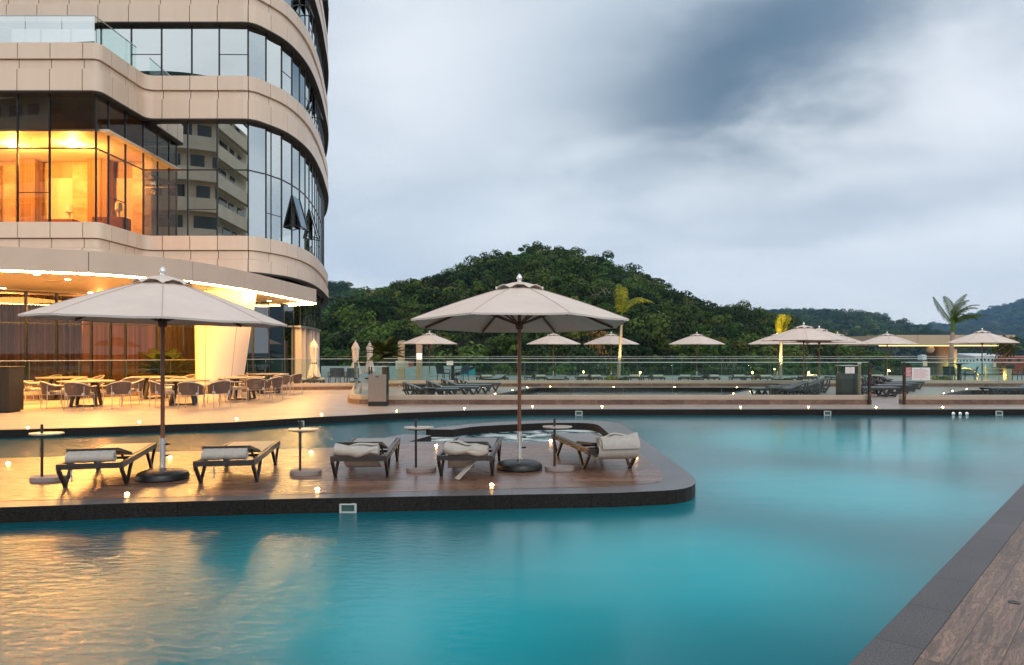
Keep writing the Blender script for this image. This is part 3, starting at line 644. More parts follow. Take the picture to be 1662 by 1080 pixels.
low = fil([(-34,28.1),(XB,28.1),(XB+.12,31.5),(-11.05,31.5)], {1: .34, 2: .42})
low = low[:-1]+[(-11.45,31.5),(-11.2,31.55),(-11.0,31.7)]+arc
lowG = [(-34,28.1),(XB,28.1),(XB+.12,31.5)]+[(-11.45,31.5),(-11.2,31.55),(-11.0,31.7)]+arc
high = [(-34,31.5),(-11.45,31.5),(-11.2,31.55),(-11.0,31.7)]+arc
def s_at(path, x, y):
    c = cum(path); best = (1e9, 0)
    for i in range(len(path)-1):
        a, b = Vector(path[i]), Vector(path[i+1]); ab = b-a; t = max(0, min(1, (Vector((x,y))-a).dot(ab)/max(ab.length_squared, 1e-9))); d = (a+ab*t-Vector((x,y))).length
        if d < best[0]: best = (d, c[i]+ab.length*t)
    return best[1]
def seams(path, is_low):
    L = cum(path)[-1]; s = []
    if is_low:
        sc_ = s_at(path, XB-.62, 28.1); k = sc_
        while k > 0: s.append(k); k -= 1.24
        s += [s_at(path, XB+.04, y) for y in (28.95, 30.1, 30.75)]
        s += [s_at(path, x, 31.5) for x in (-14.9,-13.73,-12.55)]
    else:
        k = s_at(path, -13.73, 31.5)
        while k > 0: s.append(k); k -= 1.3
        s += [s_at(path, -12.55, 31.5)]
    k = s_at(path, -11.25, 31.52); s.append(k); k += 1.15
    while k < L: s.append(k); k += 1.15
    return sorted(s)+[L] if min(s) < .01 else [0]+sorted(s)+[L]
SE = {id(low): seams(low, True), id(high): seams(high, False)}
def strip_panels(path, z0, z1, out, thick=.16, gap=.018):
    mb = MB(); se = SE[id(path)]
    for a, b in zip(se, se[1:]):
        if b-a < .1: continue
        p = sub(path, a+gap, b-gap); ribbon(mb, p, out, out-thick, z0, z1)
    return mb
def band(path, z0, z1):
    h = z1-z0; up0 = z1-.60; mid0 = up0-.40
    ribbon(MB(), path, -.17, -.26, z0+.02, z1-.02).build('band_backing', M['cream_dark'], hotel)
    strip_panels(path, up0, z1, .0).build('cladding_band', M['cream'], hotel, bevel=.008)
    strip_panels(path, mid0+.025, up0-.03, -.10, .06).build('cladding_recess', M['cream'], hotel)
    strip_panels(path, z0, mid0, .03).build('cladding_band', M['cream'], hotel, bevel=.008)
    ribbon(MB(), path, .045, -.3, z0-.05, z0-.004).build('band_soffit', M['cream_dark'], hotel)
band(low, 5.0, 6.53); band(low, 11.52, 13.35)
ZB = [15.64+4.04*k for k in range(5)]
for z in ZB: band(high, z, z+1.75)
def glaze(path, z0, z1, s0, s1, rows, m, inn=-.27, only=None, openers=(), every=1):
    g = offs(lowG if path is low else path, inn); G = [tuple(p) for p in g]; c0, c1 = cum(path), cum(G)
    if path is low:
        k0 = len(lowG)-3; A0 = [0, s_at(low, XB, 28.1), s_at(low, XB+.12, 31.5)]+c0[-k0:]
    else: A0 = c0
    def conv(s): return float(np.interp(s, A0, c1))
    se = [s for s in SE[id(path)] if s0 <= s <= s1]
    if path is low:
        cn_ = [s_at(low, XB, 28.1), s_at(low, XB+.12, 31.5)]
        se = sorted([s for s in se if min(abs(s-q) for q in cn_) > .7]+cn_)
    mu = MB(); base_m = m
    zs = [z0]+rows+[z1]
    for k, (a, b) in enumerate(zip(se, se[1:])):
        if b-a < .1: continue
        p = sub(G, conv(a), conv(b))
        A, B = p[0], p[-1]; m = base_m
        if z0 < 7:
            if B[0] < XB-.3 and B[1] < 29.5: m = M['litglass']
            elif B[1] < 31.85 and B[0] < XB+.3: m = M['sideglass']
        pth = [A, B] if b-a < 1.35 else p
        for r in range(len(zs)-1):
            mb = MB()
            pA, pB = sorted((CX+A[0]/A[1]*F, CX+B[0]/B[1]*F))
            if B[1] < 52 and any(pA <= q < pB and rw == r for q, rw in openers):      # top-hung sash pushed out at the bottom
                zt, zb_ = zs[r+1]-(.45 if rows else .1), max(zs[r]+.25, zs[r+1]-(1.95 if rows else 1.4)); n = Vector((B[1]-A[1], -(B[0]-A[0]))).normalized()*.42
                mb.add([(A[0]+n.x,A[1]+n.y,zb_),(B[0]+n.x,B[1]+n.y,zb_),(*B,zt),(*A,zt)], [(0,1,2,3)])
                pane = mb.build('window_pane', m, hotel)
                fr = MB()
                for q in (A, B):
                    fr.bar((q[0]+n.x,q[1]+n.y,zb_), (*q,zt), .06, .06); fr.bar((q[0]+n.x,q[1]+n.y,zb_), (q[0], q[1], zb_+.1), .04, .04)
                fr.bar((A[0]+n.x,A[1]+n.y,zb_), (B[0]+n.x,B[1]+n.y,zb_), .06, .06); fr.build('sash_frame', M['mullion'], pane)
                MB().add([(A[0]-n.x*.3,A[1]-n.y*.3,zb_),(B[0]-n.x*.3,B[1]-n.y*.3,zb_),(B[0]-n.x*.3,B[1]-n.y*.3,zt),(A[0]-n.x*.3,A[1]-n.y*.3,zt)], [(0,1,2,3)]).build('reveal', M['mullion'], pane)
                MB().add([(*A,zs[r]),(*B,zs[r]),(*B,zb_),(*A,zb_)], [(0,1,2,3)]).build('window_pane', m, hotel)
                MB().add([(*A,zt),(*B,zt),(*B,zs[r+1]),(*A,zs[r+1])], [(0,1,2,3)]).build('window_pane', m, hotel)
                continue
            for u, v in zip(pth, pth[1:]): mb.add([(*u,zs[r]),(*v,zs[r]),(*v,zs[r+1]),(*u,zs[r+1])], [(0,1,2,3)])
            mb.build('window_pane', m, hotel)
        mu.bar((*A,z0), (*A,z1), .055, .07)
        for z in rows:
            for u, v in zip(pth, pth[1:]): mu.bar((*u,z), (*v,z), .05, .05)
        if k % 3 == 1 and len(rows) < 2:
            zz_ = z0+(z1-z0)*.24 if rows else z0+(z1-z0)*.45
            mu.bar((*A,zz_), (*B,zz_), .03, .03)
    mu.build('mullion', M['mullion'], hotel)
L_low, L_high = cum(low)[-1], cum(high)[-1]
sArcEnd_l = s_at(low, -18.2, 62); sArcEnd_h = s_at(high, -18.2, 62)
sC = s_at(low, -11.25, 31.52)
n_before = len([s for s in SE[id(low)] if s_at(low,-24,28.1) <= s < sC-.01])-1
glaze(low, 6.5, 11.5, s_at(low,-24,28.1), sArcEnd_l, [9.40], M['curtainglass'], openers={(486,0),(505.5,0),(531.5,0)})
nb2 = len([s for s in SE[id(high)] if s_at(high,-22,31.5) <= s < s_at(high,-11.25,31.52)-.01])
glaze(high, 13.3, 15.66, s_at(high,-22,31.5), sArcEnd_h, [], M['curtainglass'], openers={(507,0)})
sarc0 = s_at(high, -12.55, 31.5)
for j, z in enumerate(ZB[:4]):
    glaze(high, z+1.73, z+4.06, sarc0, s_at(high,-14.5,56), [], M['curtainglass'], openers={(488,0)} if j == 0 else {(520,0)})
# floors, partitions and the lit room on the first floor
def plan(path): return offs(path, -.42)+[(-34, path[0][1]+.4)] if False else [P2(p) for p in offs(path, -.42)]
for (pth, a, b) in ((low,5.05,6.45),(low,11.55,13.30)): MB().prism(plan(pth), a, b, bottom=True).build('floor_slab', M['slab'], hotel)
for z in ZB: MB().prism(plan(high), z+.05, z+1.7, bottom=True).build('floor_slab', M['slab'], hotel)
onyx = mat('onyx_panel', (.62,.42,.24), .35, var=.55, scale=.9, stretch=(1,1,2.2))
for x in (-23.6,-22.3,-19.2,-16.5): MB().box((x,33.3,8.3), (1.15,.08,3.4)).build('onyx_panel', onyx, hotel, bevel=.01)
for x, y in ((-22.6,31.6),(-19.4,31.9),(-17.0,31.4)):
    MB().box((x,y,6.86), (1.3,.7,.8)).build('room_counter', M['polewood'], hotel, bevel=.02)
    MB().lathe([(.12,7.26),(.05,7.3),(.05,7.55),(.16,7.6),(.13,7.9)], (x+.3,y,0), 12).build('room_vase', M['soffit'], hotel, smooth=40)
MB().add([(-34,33.4,6.4),(-15.3,33.4,6.4),(-15.3,33.4,11.6),(-34,33.4,11.6)], [(0,1,2,3)]).build('room_wall', M['warmwall'], hotel)
MB().box((-15.48,32.7,9.0), (.12,1.7,5.0)).build('partition', M['warmwall'], hotel)
MB().box((-13.0,32.9,9.0), (4.6,.1,5.0)).build('blind_wall', M['darkin'], hotel)
MB().box((-24.8,30.9,10.16), (18.4,4.6,.08)).build('room_ceiling', M['soffit'], hotel)
for x in (-21.5,-18.3): MB().box((x,32.9,8.3), (.9,.5,3.6)).build('room_panel', M['curtain'], hotel)
for x in (-20.3,-17.6): MB().box((x,33.32,8.0), (1.3,.06,2.8)).build('wall_panel', M['soffit'], hotel)
for x, y in ((-20.55,30.4),(-18.05,30.4),(-23.2,30.4)):
    MB().lathe([(.13,0),(.13,.05),(.07,.08)], (x,y,10.0), 14).build('room_lamp', M['spotglow'], hotel, smooth=40)
    l = bpy.data.lights.new('room_light', 'POINT'); l.energy = 620; l.color = (1,.42,.085); l.shadow_soft_size = .12
    o = bpy.data.objects.new('room_light', l); COL.objects.link(o); o.location = (x,y,9.6); o.parent = hotel
for z in [13.3]+[q+1.73 for q in ZB[:4]]:
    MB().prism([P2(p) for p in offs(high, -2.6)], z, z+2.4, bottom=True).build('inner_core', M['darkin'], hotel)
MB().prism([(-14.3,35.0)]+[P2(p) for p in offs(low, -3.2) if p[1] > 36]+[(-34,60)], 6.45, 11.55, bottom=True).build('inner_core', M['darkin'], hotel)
# roof terrace balustrade over the first floor block
g_ = [(-34,28.25),(-15.95,28.25),(-15.85,31.2)]
L = cum(g_)[-1]; n = 15
for i in range(n):
    p = sub(g_, i*L/n+.01, (i+1)*L/n-.01); mb = MB()
    for a, b in zip(p, p[1:]): mb.add([(*a,13.4),(*b,13.4),(*b,14.42),(*a,14.42)], [(0,1,2,3)])
    mb.build('terrace_glass', M['curtainglass'] if i < n-2 else M['glass_rail'], hotel)
ribbon(MB(), g_, .02, -.02, 14.42, 14.45).build('terrace_rail', M['rail'], hotel)
# ground floor: lobby glazing, curtains, dark glazed drum
lob = [(-34,24.0),(-17.9,25.8),(-15.85,27.8),(-12.75,29.9),(-11.06,31.75)]
cl = cum(lob); sv = []
for px in (-300,-220,-140,-60,41,91,149,179,205,255,300,330,372,411):
    best = min(((abs(xat(px, q[1])-q[0]), s) for s in np.linspace(0, cl[-1], 400) for q in [sub(lob, 0, s)[-1]]), key=lambda t: t[0]); sv.append(best[1])
sv = [0.0]+sorted(sv)
mu = MB()
for a, b in zip(sv, sv[1:]):
    if b-a < .05: continue
    p = sub(lob, a, b); mb = MB()
    for u, v in zip(p, p[1:]): mb.add([(*u,0),(*v,0),(*v,3.75),(*u,3.75)], [(0,1,2,3)])
    mb.build('lobby_pane', M['groundglass'], hotel)
    mu.bar((*p[-1],0), (*p[-1],3.75), .07, .09)
    for z in (2.62,):
        for u, v in zip(p, p[1:]): mu.bar((*u,z), (*v,z), .05, .05)
mu.build('lobby_mullion', M['mullion'], hotel)
ci = offs(lob, -.95); Lc = cum(ci)[-1]; mb = MB(); prev = None; nn = 560
cc = [sub(ci, 0, Lc*i/nn)[-1] for i in range(nn+1)]
for i, q in enumerate(cc):
    off = .055*math.sin(i*1.35)+.02*math.sin(i*.37)
    q2 = (q[0]-off*.5, q[1]+off)
    if prev and (i//60) % 4 != 3: mb.add([(*prev,.02),(*q2,.02),(*q2,3.7),(*prev,3.7)], [(0,1,2,3)])
    prev = q2
mb.build('curtain', M['curtain'], hotel, smooth=70)
MB().prism([P2(p) for p in offs(lob, -5.0)]+[(-12.5,38),(-34,38)], 0.01, 3.9, bottom=True).build('lobby_core', M['curtain'], hotel)
MB().prism([P2(p) for p in lob]+[(-11.2,36),(-34,36)], 3.76, 4.95, bottom=True).build('lobby_ceiling', M['slab'], hotel)
MB().box((-13.4,31.1,1.0), (1.15,.3,1.3)).build('drinks_fridge', M['ink'], hotel)
for x in (-13.62,-13.12): MB().box((x,30.94,1.0), (.10,.02,.55)).build('fridge_light', emitmat('fridge_glow', (.85,.95,.8), 1.2), hotel)
for x, y in ((-19,28.2),(-16.2,29.8),(-13.6,31.9),(-24,28.0)):
    l = bpy.data.lights.new('lobby_light', 'POINT'); l.energy = 200; l.color = (1,.42,.12); l.shadow_soft_size = .15
    o = bpy.data.objects.new('lobby_light', l); COL.objects.link(o); o.location = (x+.1,y-.5 if y < 29 else y-.9,3.3); o.parent = hotel
# drum below the tower: dark glass
dr = offs([(-11.2,31.6)]+arc, -.45); dr = [P2(p) for p in dr]; Ld = cum(dr)[-1]; n = int(Ld*.62/1.25); mu = MB()
for i in range(n):
    p = sub(dr, i*1.25, (i+1)*1.25); mb = MB().add([(*p[0],0),(*p[-1],0),(*p[-1],4.98),(*p[0],4.98)], [(0,1,2,3)])
    mb.build('drum_pane', M['darkglass'], hotel); mu.bar((*p[0],0), (*p[0],4.98), .035, .05)
    mu.bar((*p[0],2.75), (*p[-1],2.75), .04, .05)
mu.build('drum_mullion', M['mullion'], hotel)
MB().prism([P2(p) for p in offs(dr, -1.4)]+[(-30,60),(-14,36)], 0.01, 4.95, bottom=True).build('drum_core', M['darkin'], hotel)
for s in (4.3,5.2,7.0,8.0,9.8,10.8):
    q = sub(offs(dr, .10), 0, s)[-1]; MB().box((*q,1.38), (.30,.26,2.76), .2).build('door_jamb', M['cream'], hotel, bevel=.01)
pl = sub(offs(dr, .10), 3.9, 11.4); ribbon(MB(), pl, .22, -.1, 2.76, 2.84).build('door_head', M['rail'], hotel)
# entrance canopy
ce = [(-30,12.8),(-20,15.9),(-13.4,19.4),(-11.6,20.3),(-10.75,21.2),(-9.85,22.6),(-9.28,25.2),(-9.0,28.7),(-8.78,33.0)]
ce = catmull(ce, 4)
back = [(-11.2,35.0),(-12.5,34),(-20,33),(-34,33),(-34,13)]
tip = [(-8.95,33.25),(-10.3,34.2)]
cano = MB().prism(ce+tip+back, 3.80, 4.34, bottom=True).build('canopy', M['soffit'], hotel)
Lc = cum(ce)[-1]; fm = MB(); k = 0
cuts = [0]+[s_at(ce, *P2(atY(px,440,20))) if False else 0 for px in ()]
def s_px(path, px):
    return min(((abs(xat(px, q[1])-q[0]), s) for s in np.linspace(0, cum(path)[-1], 600) for q in [sub(path, 0, s)[-1]]), key=lambda t: t[0])[1]
cs = [0]+sorted(s_px(ce, px) for px in (-300,-120,145,310,394,455))+[Lc]
for a, b in zip(cs, cs[1:]): ribbon(fm, sub(ce, a+.008, b-.008), .05, -.02, 3.75, 4.37)
ribbon(fm, [ce[-1]]+tip, .05, -.02, 3.75, 4.37)
fm.build('fascia', M['fascia'], cano, bevel=.006)
ribbon(MB(), ce, .03, -.02, 3.79, 4.33).build('fascia_joint', M['cream_dark'], cano)
ribbon(MB(), ce+tip, .02, -.05, 3.712, 3.747).build('led_strip', M['led'], cano)
dlm = None
for px, py in ((110,454.5),(147,475.5),(5,468.5),(437,489),(60,446),(200,470),(340,480),(-80,460)):
    Y = F*(3.79-CH)/(HOR-py); x = xat(px, Y)
    MB().lathe([(.085,.0),(.07,-.012),(.001,-.014)], (x,Y,3.798), 16).build('downlight', M['spotglow'], cano)
for px, py in ((40,465),(85,457)):
    Y = F*(3.79-CH)/(HOR-py); MB().box((xat(px,Y),Y,3.796), (.45,.18,.01)).build('ceiling_vent', M['fascia'], cano)
# the light those fittings give
for x, y, sx, e in ((-18,20.5,5,640),(-13.5,23.2,3.5,640),(-11.4,27.0,3.0,380),(-10.2,31,1.6,45)):
    l = bpy.data.lights.new('canopy_light', 'AREA'); l.shape = 'SQUARE'; l.size = sx; l.energy = e; l.color = (1,.47,.10)
    o = bpy.data.objects.new('canopy_light', l); COL.objects.link(o); o.location = (x,y,3.70); o.parent = hotel
# cone column under the canopy
col = MB(); n = 40; vs = []; zs_ = (0,.6,1.2,1.8,2.4,3.0,3.5,3.79)
for z in zs_:
    t = z/3.8; rx = .74+.27*t; ry = .95+.40*t; cx = -10.67+.27*t
    for k in range(n): vs.append((cx+rx*math.cos(2*math.pi*k/n), 26.9+ry*math.sin(2*math.pi*k/n), z))
fs = [(i*n+k, i*n+(k+1)%n, (i+1)*n+(k+1)%n, (i+1)*n+k) for i in range(len(zs_)-1) for k in range(n)]
colm = col.add(vs, fs).build('column', M['cream'], hotel, smooth=50)
jm = MB()
for k in (29, 36):
    jm.tube([Vector(vs[i*n+k])+Vector(((vs[i*n+k][0]+10.67)*.001, -.001, 0)) for i in range(len(zs_))], .006, 5)
jm.build('column_joint', M['cream_dark'], colm)
# ------------------------------------------------------------------ apartment block across the street: it shows mirrored in the glazing
ap = thing('apartment_block', 'beige concrete apartment block with curved balconies, mirrored in the hotel glazing', 'building', (0,0,0))
apath = fil([(-28.6,-26),(-28.6,-11.2),(-33,-8.5),(-42,-9.5),(-52,-12.5),(-64,-17)], {1: 2.0, 2: 5.0, 3: 8})[::-1]
apath = [P2(p) for p in apath]
def inward(path, d): return offs(path, d)
body = [P2(p) for p in offs(apath, 1.0)]+[(-60,-30)]
MB().prism(body, -16, 27.5, bottom=True).build('wall', M['concrete'], ap)
for k in range(13):
    z = -12+3.05*k
    ribbon(MB(), apath, -.15, .35, z, z+1.35).build('balcony', M['concrete'], ap)
    wb = MB(); pw = offs(apath, .93); Lw = cum(pw)[-1]; s = 1.2; r = random.Random(k)
    while s < Lw-3:
        w = r.choice((1.6,2.4,1.3)); q = sub(pw, s, s+w)
        for a, b in zip(q, q[1:]): wb.add([(*a,z+1.5),(*b,z+1.5),(*b,z+2.75),(*a,z+2.75)], [(0,1,2,3)])
        s += w+r.uniform(.5,1.6)
    wb.build('window_row', M['winglass'], ap)
ribbon(MB(), apath, -.1, .1, 27.5, 29.0).build('roof_netting', M['greenscreen'], ap)
# ------------------------------------------------------------------ parasols
def canopy_mesh(R, zt, zr, r0=.26, n=8, rot=math.pi/8, thick=.012):
    """eight gores with a slight belly between the ribs, solid cloth"""
    mb = MB(); NR, NA = 14, 8; top = []
    for i in range(NR+1):
        t = i/NR; ring = []
        for k in range(n*NA):
            a = rot+2*math.pi*k/(n*NA); f = (k % NA)/NA; s = math.sin(math.pi*f)
            r = r0+(R-r0)*t; chord = math.cos(math.pi/n)/math.cos((f-.5)*2*math.pi/n)
            rr = r*(chord*.997 if 0 < f < 1 else 1.0)*(1-.004*s*t)
            z = zr+(zt-zr)*(1-t)+(zt-zr)*.035*math.sin(math.pi*t)-.006*s*t+.005*s*t*math.sin(11*t+(k//NA)*2.3)+.004*s*math.sin(7*f+9*t+(k//NA)*1.7)
            ring.append((rr*math.cos(a), rr*math.sin(a), z))
        top.append(ring)
    N = n*NA; vs = [p for r in top for p in r]; fs = []
    for i in range(NR):
        for k in range(N): fs.append((i*N+k, (i+1)*N+k, (i+1)*N+(k+1)%N, i*N+(k+1)%N))
    m = len(vs); vs2 = [(x*.999, y*.999, z-thick) for x, y, z in vs]
    fs += [tuple(m+q for q in f[::-1]) for f in fs[:]]
    for k in range(N):
        a, b = NR*N+k, NR*N+(k+1)%N; fs.append((a, m+a, m+b, b))
    # hem hanging at the rim
    vsr = [(x*1.002, y*1.002, z+.002) for x, y, z in top[-1]]+[(x*1.0, y*1.0, z-.022) for x, y, z in top[-1]]; mb.add(vs+vs2, fs)
    mb.add(vsr, [(k, N+k, N+(k+1)%N, (k+1)%N) for k in range(N)]); return mb
def make_umbrella(label, loc, rz=0.0, tilt=(0,0), R=1.52, group=None, base=True, H=2.63):
    t = thing('garden_umbrella', label, 'umbrella', loc, rz, group)
    dz = H-2.63
    MB().tube([(0,0,.10),(0,0,2.5+dz)], [.026,.024], 12).build('pole', M['polewood'], t, smooth=50)
    if base:
        MB().lathe([(.30,0),(.315,.02),(.315,.05),(.295,.085),(.24,.11),(.12,.125),(.07,.13),(.001,.13)], n=40).build('base', M['blackpl'], t, smooth=35)
        sl_ = MB().cyl((0,0,.12), (0,0,.52), .034, n=18).build('sleeve', M['chrome'], t, smooth=40)
        k = MB()
        for z in (.30,.44): k.cyl((.03,0,z), (.065,0,z), .011, n=10); k.lathe([(.001,-.014),(.018,-.008),(.018,.008),(.001,.014)], (.075,0,z), 10)
        k.build('knob', M['blackpl'], sl_)
        MB().lathe([(.05,.128),(.05,.14),(.036,.15)], n=18).build('collar', M['steel'], sl_)
    Mt = Matrix.Translation((0,0,2.3+dz)) @ Matrix.Rotation(tilt[0], 4, 'X') @ Matrix.Rotation(tilt[1], 4, 'Y') @ Matrix.Translation((0,0,-2.3))
    cn = canopy_mesh(R, 2.46, 2.0).xf(Mt).build('canopy', M['fabric'], t, smooth=38)
    sm_ = MB()
    for k in range(8):
        a = math.pi/8+k*math.pi/4; q = []
        for i in range(9):
            tt = i/8; r = .27+(R-.27)*tt; q.append((r*math.cos(a), r*math.sin(a), 2.0+.46*(1-tt)+.46*.035*math.sin(math.pi*tt)+.001))
        sm_.tube(q, .0045, 5)
    sm_.xf(Mt).build('seam', M['seam'], cn)
    # scalloped vent cap
    vc = MB(); N = 64; rings = ((.02,2.565,0),(.12,2.545,0),(.22,2.515,0),(.30,2.478,.4),(.345,2.452,1.0))
    vs = []
    for r, z, sc_ in rings:
        for k in range(N):
            a = math.pi/8+2*math.pi*k/N; f = (k % 8)/8; s = math.sin(math.pi*f)
            vs.append((r*math.cos(a)*(1-.05*s*sc_), r*math.sin(a)*(1-.05*s*sc_), z+.05*s*sc_+.004*math.sin(k*2.1)))
    fs = [(i*N+k, (i+1)*N+k, (i+1)*N+(k+1)%N, i*N+(k+1)%N) for i in range(4) for k in range(N)]
    m = len(vs); vs += [(x, y, z-.008) for x, y, z in vs]; fs += [tuple(m+q for q in f[::-1]) for f in fs[:]]; fs += [(4*N+k, m+4*N+k, m+4*N+(k+1)%N, 4*N+(k+1)%N) for k in range(N)]
    vc.add(vs, fs).xf(Mt).build('vent_cap', M['fabric'], cn, smooth=45)
    rb = MB()
    for k in range(8):
        a = math.pi/8+k*math.pi/4; c, s = math.cos(a), math.sin(a)
        rb.bar((.05*c,.05*s,2.475), (1.46*c*R/1.52,1.46*s*R/1.52,1.985), .022, .03)
        rb.bar((.05*c,.05*s,1.99), (.72*c,.72*s,2.245), .018, .022)
    rb.xf(Mt).build('ribs', M['ribwood'], t)
    MB().lathe([(.026,-.07),(.048,-.06),(.055,-.01),(.048,.03),(.026,.05)], (0,0,1.98+dz), 14).build('hub', M['ribwood'], t, smooth=40)
    MB().lathe([(.022,2.55),(.03,2.57),(.024,2.58),(.038,2.605),(.040,2.625),(.026,2.655),(.008,2.675),(.001,2.68)], (0,0,dz), 18).build('finial', M['chrome'], t, smooth=60)
    return t
u1 = make_umbrella('large open cream parasol standing between the fourth and fifth lounger', at(843,762), .0, (math.radians(-3.0),0))
u2 = make_umbrella('large open cream parasol nearest the dining tables, between the two left loungers', at(264,778), .05, (0,math.radians(1.6)), R=1.53, H=2.64)
far0 = None
FU = [(697,38.5,0,'open cream parasol behind the left black loungers, near the stone pillars'),(898,40,.1,'open cream parasol just right of the middle wooden pole, before the dark forest'),
 (992,40.5,.2,'open cream parasol partly behind the slim palm with two drooping fronds'),(1131,40.5,.3,'open cream parasol standing alone in the middle of the far terrace'),
 (1304.5,28.6,.1,'largest open cream parasol of the right cluster, in front of the others'),(1261.5,40,.2,'open cream parasol behind the narrow yellow palm'),
 (1329.5,30.8,.3,'open cream parasol just right of and behind the largest one of the right cluster'),(1359,40,.15,'open cream parasol at the back right of the right cluster'),
 (1440,40,.05,'open cream parasol before the left end of the bronze pavilion roof'),(1594,34,.22,'open cream parasol at the far right, right of the tall palm')]
for i, (px, Y, rz, lab) in enumerate(FU):
    if far0 is None: far0 = make_umbrella(lab, (xat(px,Y),Y,0), rz, group='open parasols on the far terraces'); u = far0
    else: u = dup(far0, (xat(px,Y),Y,0), rz, lab)
    if px == 1304.5: u.scale = (1.03,1.03,1.02)
def make_closed(label, loc, h=2.1):
    t = thing('closed_umbrella', label, 'umbrella', loc, group='closed parasols by the hotel')
    MB().cyl((0,0,0), (0,0,h+.02), .03, n=10).build('pole', M['polewood'], t, smooth=40)
    prof = [(.03,h),(.10,h-.08),(.17,h-.30),(.17,h-.36),(.15,h-.40),(.14,h-.70),(.12,h-1.02),(.16,h-1.15),(.22,h-1.45),(.28,h-1.66),(.20,h-1.72),(.03,h-1.66)]
    N = 48; vs = []
    for i, (r, z) in enumerate(prof):
        for k in range(N):
            a = 2*math.pi*k/N; f = 1+(.22 if 1 < i < 11 else 0)*math.sin(8*a+i*.12); vs.append((r*f*math.cos(a), r*f*math.sin(a), z+(.07*math.sin(4*a) if i in (9,10) else 0)))
    MB().add(vs, [(i*N+k, i*N+(k+1)%N, (i+1)*N+(k+1)%N, (i+1)*N+k) for i in range(len(prof)-1) for k in range(N)]).build('canopy', M['fabric'], t, smooth=50)
    MB().lathe([(.135,h-1.0),(.15,h-1.03),(.135,h-1.06)], n=20).build('tie', M['rope'], t)
    MB().lathe([(.02,h),(.04,h+.03),(.03,h+.06),(.001,h+.08)], n=12).build('finial', M['chrome'], t, smooth=60)
    MB().lathe([(.28,0),(.28,.06),(.1,.09),(.03,.09)], n=24).build('base', M['blackpl'], t, smooth=40)
    return t
make_closed('closed cream parasol tied at the waist, in front of the dark glazed drum', (xat(509.5,33.5),33.5,0))
c2 = make_closed('closed cream parasol left of the cycad, right of the hotel', (xat(577,38),38,0)); 
make_closed('closed cream parasol half hidden behind the cycad', (xat(600,43),43,0))
# ------------------------------------------------------------------ wooden-deck loungers with rolled cushions
def roll_mesh(w=.50, r=.075, turns=2.2, th=.022, seed=0, messy=0.0):
    rnd = random.Random(seed); pr = []; n = 46
    for i in range(n+1):
        a = 2*math.pi*turns*i/n; rr = .022+(r-.022)*i/n; pr.append((rr*1.35*math.cos(a), rr*math.sin(a)))
    out = [Vector(p) for p in pr]; loop = []
    nrm_ = []
    for i in range(n+1):
        t = (out[min(i+1,n)]-out[max(i-1,0)]).normalized(); nrm_.append(Vector((t.y,-t.x)))
    A = [out[i]+nrm_[i]*th*.5 for i in range(n+1)]; B = [out[i]-nrm_[i]*th*.5 for i in range(n+1)]
    loop = A+B[::-1]; m = len(loop); NX = 16; vs = []
    ph = [rnd.uniform(0, 6.28) for _ in range(6)]
    for j in range(NX+1):
        x = -w/2+w*j/NX
        for i, p in enumerate(loop):
            wob = messy*(.020*math.sin(x*9+ph[0]+i*.15)+.012*math.sin(x*21+ph[1]+i*.3))+.003*math.sin(x*34+ph[2]+i)
            vs.append((x+.006*math.sin(i*.5+ph[3]), p.x+wob*.8, p.y+wob+messy*.015*math.sin(x*6+ph[4])))
    fs = [(j*m+i, j*m+(i+1)%m, (j+1)*m+(i+1)%m, (j+1)*m+i) for j in range(NX) for i in range(m)]
    # ends: strip faces across the ribbon thickness
    for base in (0, NX*m):
        for i in range(n):
            f = (base+i, base+i+1, base+m-2-i, base+m-1-i); fs.append(f if base else f[::-1])
    return MB().add(vs, fs)
def ribbon_cloth(path, w, th=.012, skew=0.0):
    mb = MB(); vs = []
    for i, (y, z) in enumerate(path):
        for x, dz in ((-w/2,0),(w/2,0),(w/2,-th),(-w/2,-th)): vs.append((x+skew*i, y, z+dz))
    n = len(path); fs = [(i*4+k, i*4+(k+1)%4, i*4+4+(k+1)%4, i*4+4+k) for i in range(n-1) for k in range(4)]+[(0,1,2,3),(n*4-1,n*4-2,n*4-3,n*4-4)]
    return mb.add(vs, fs)
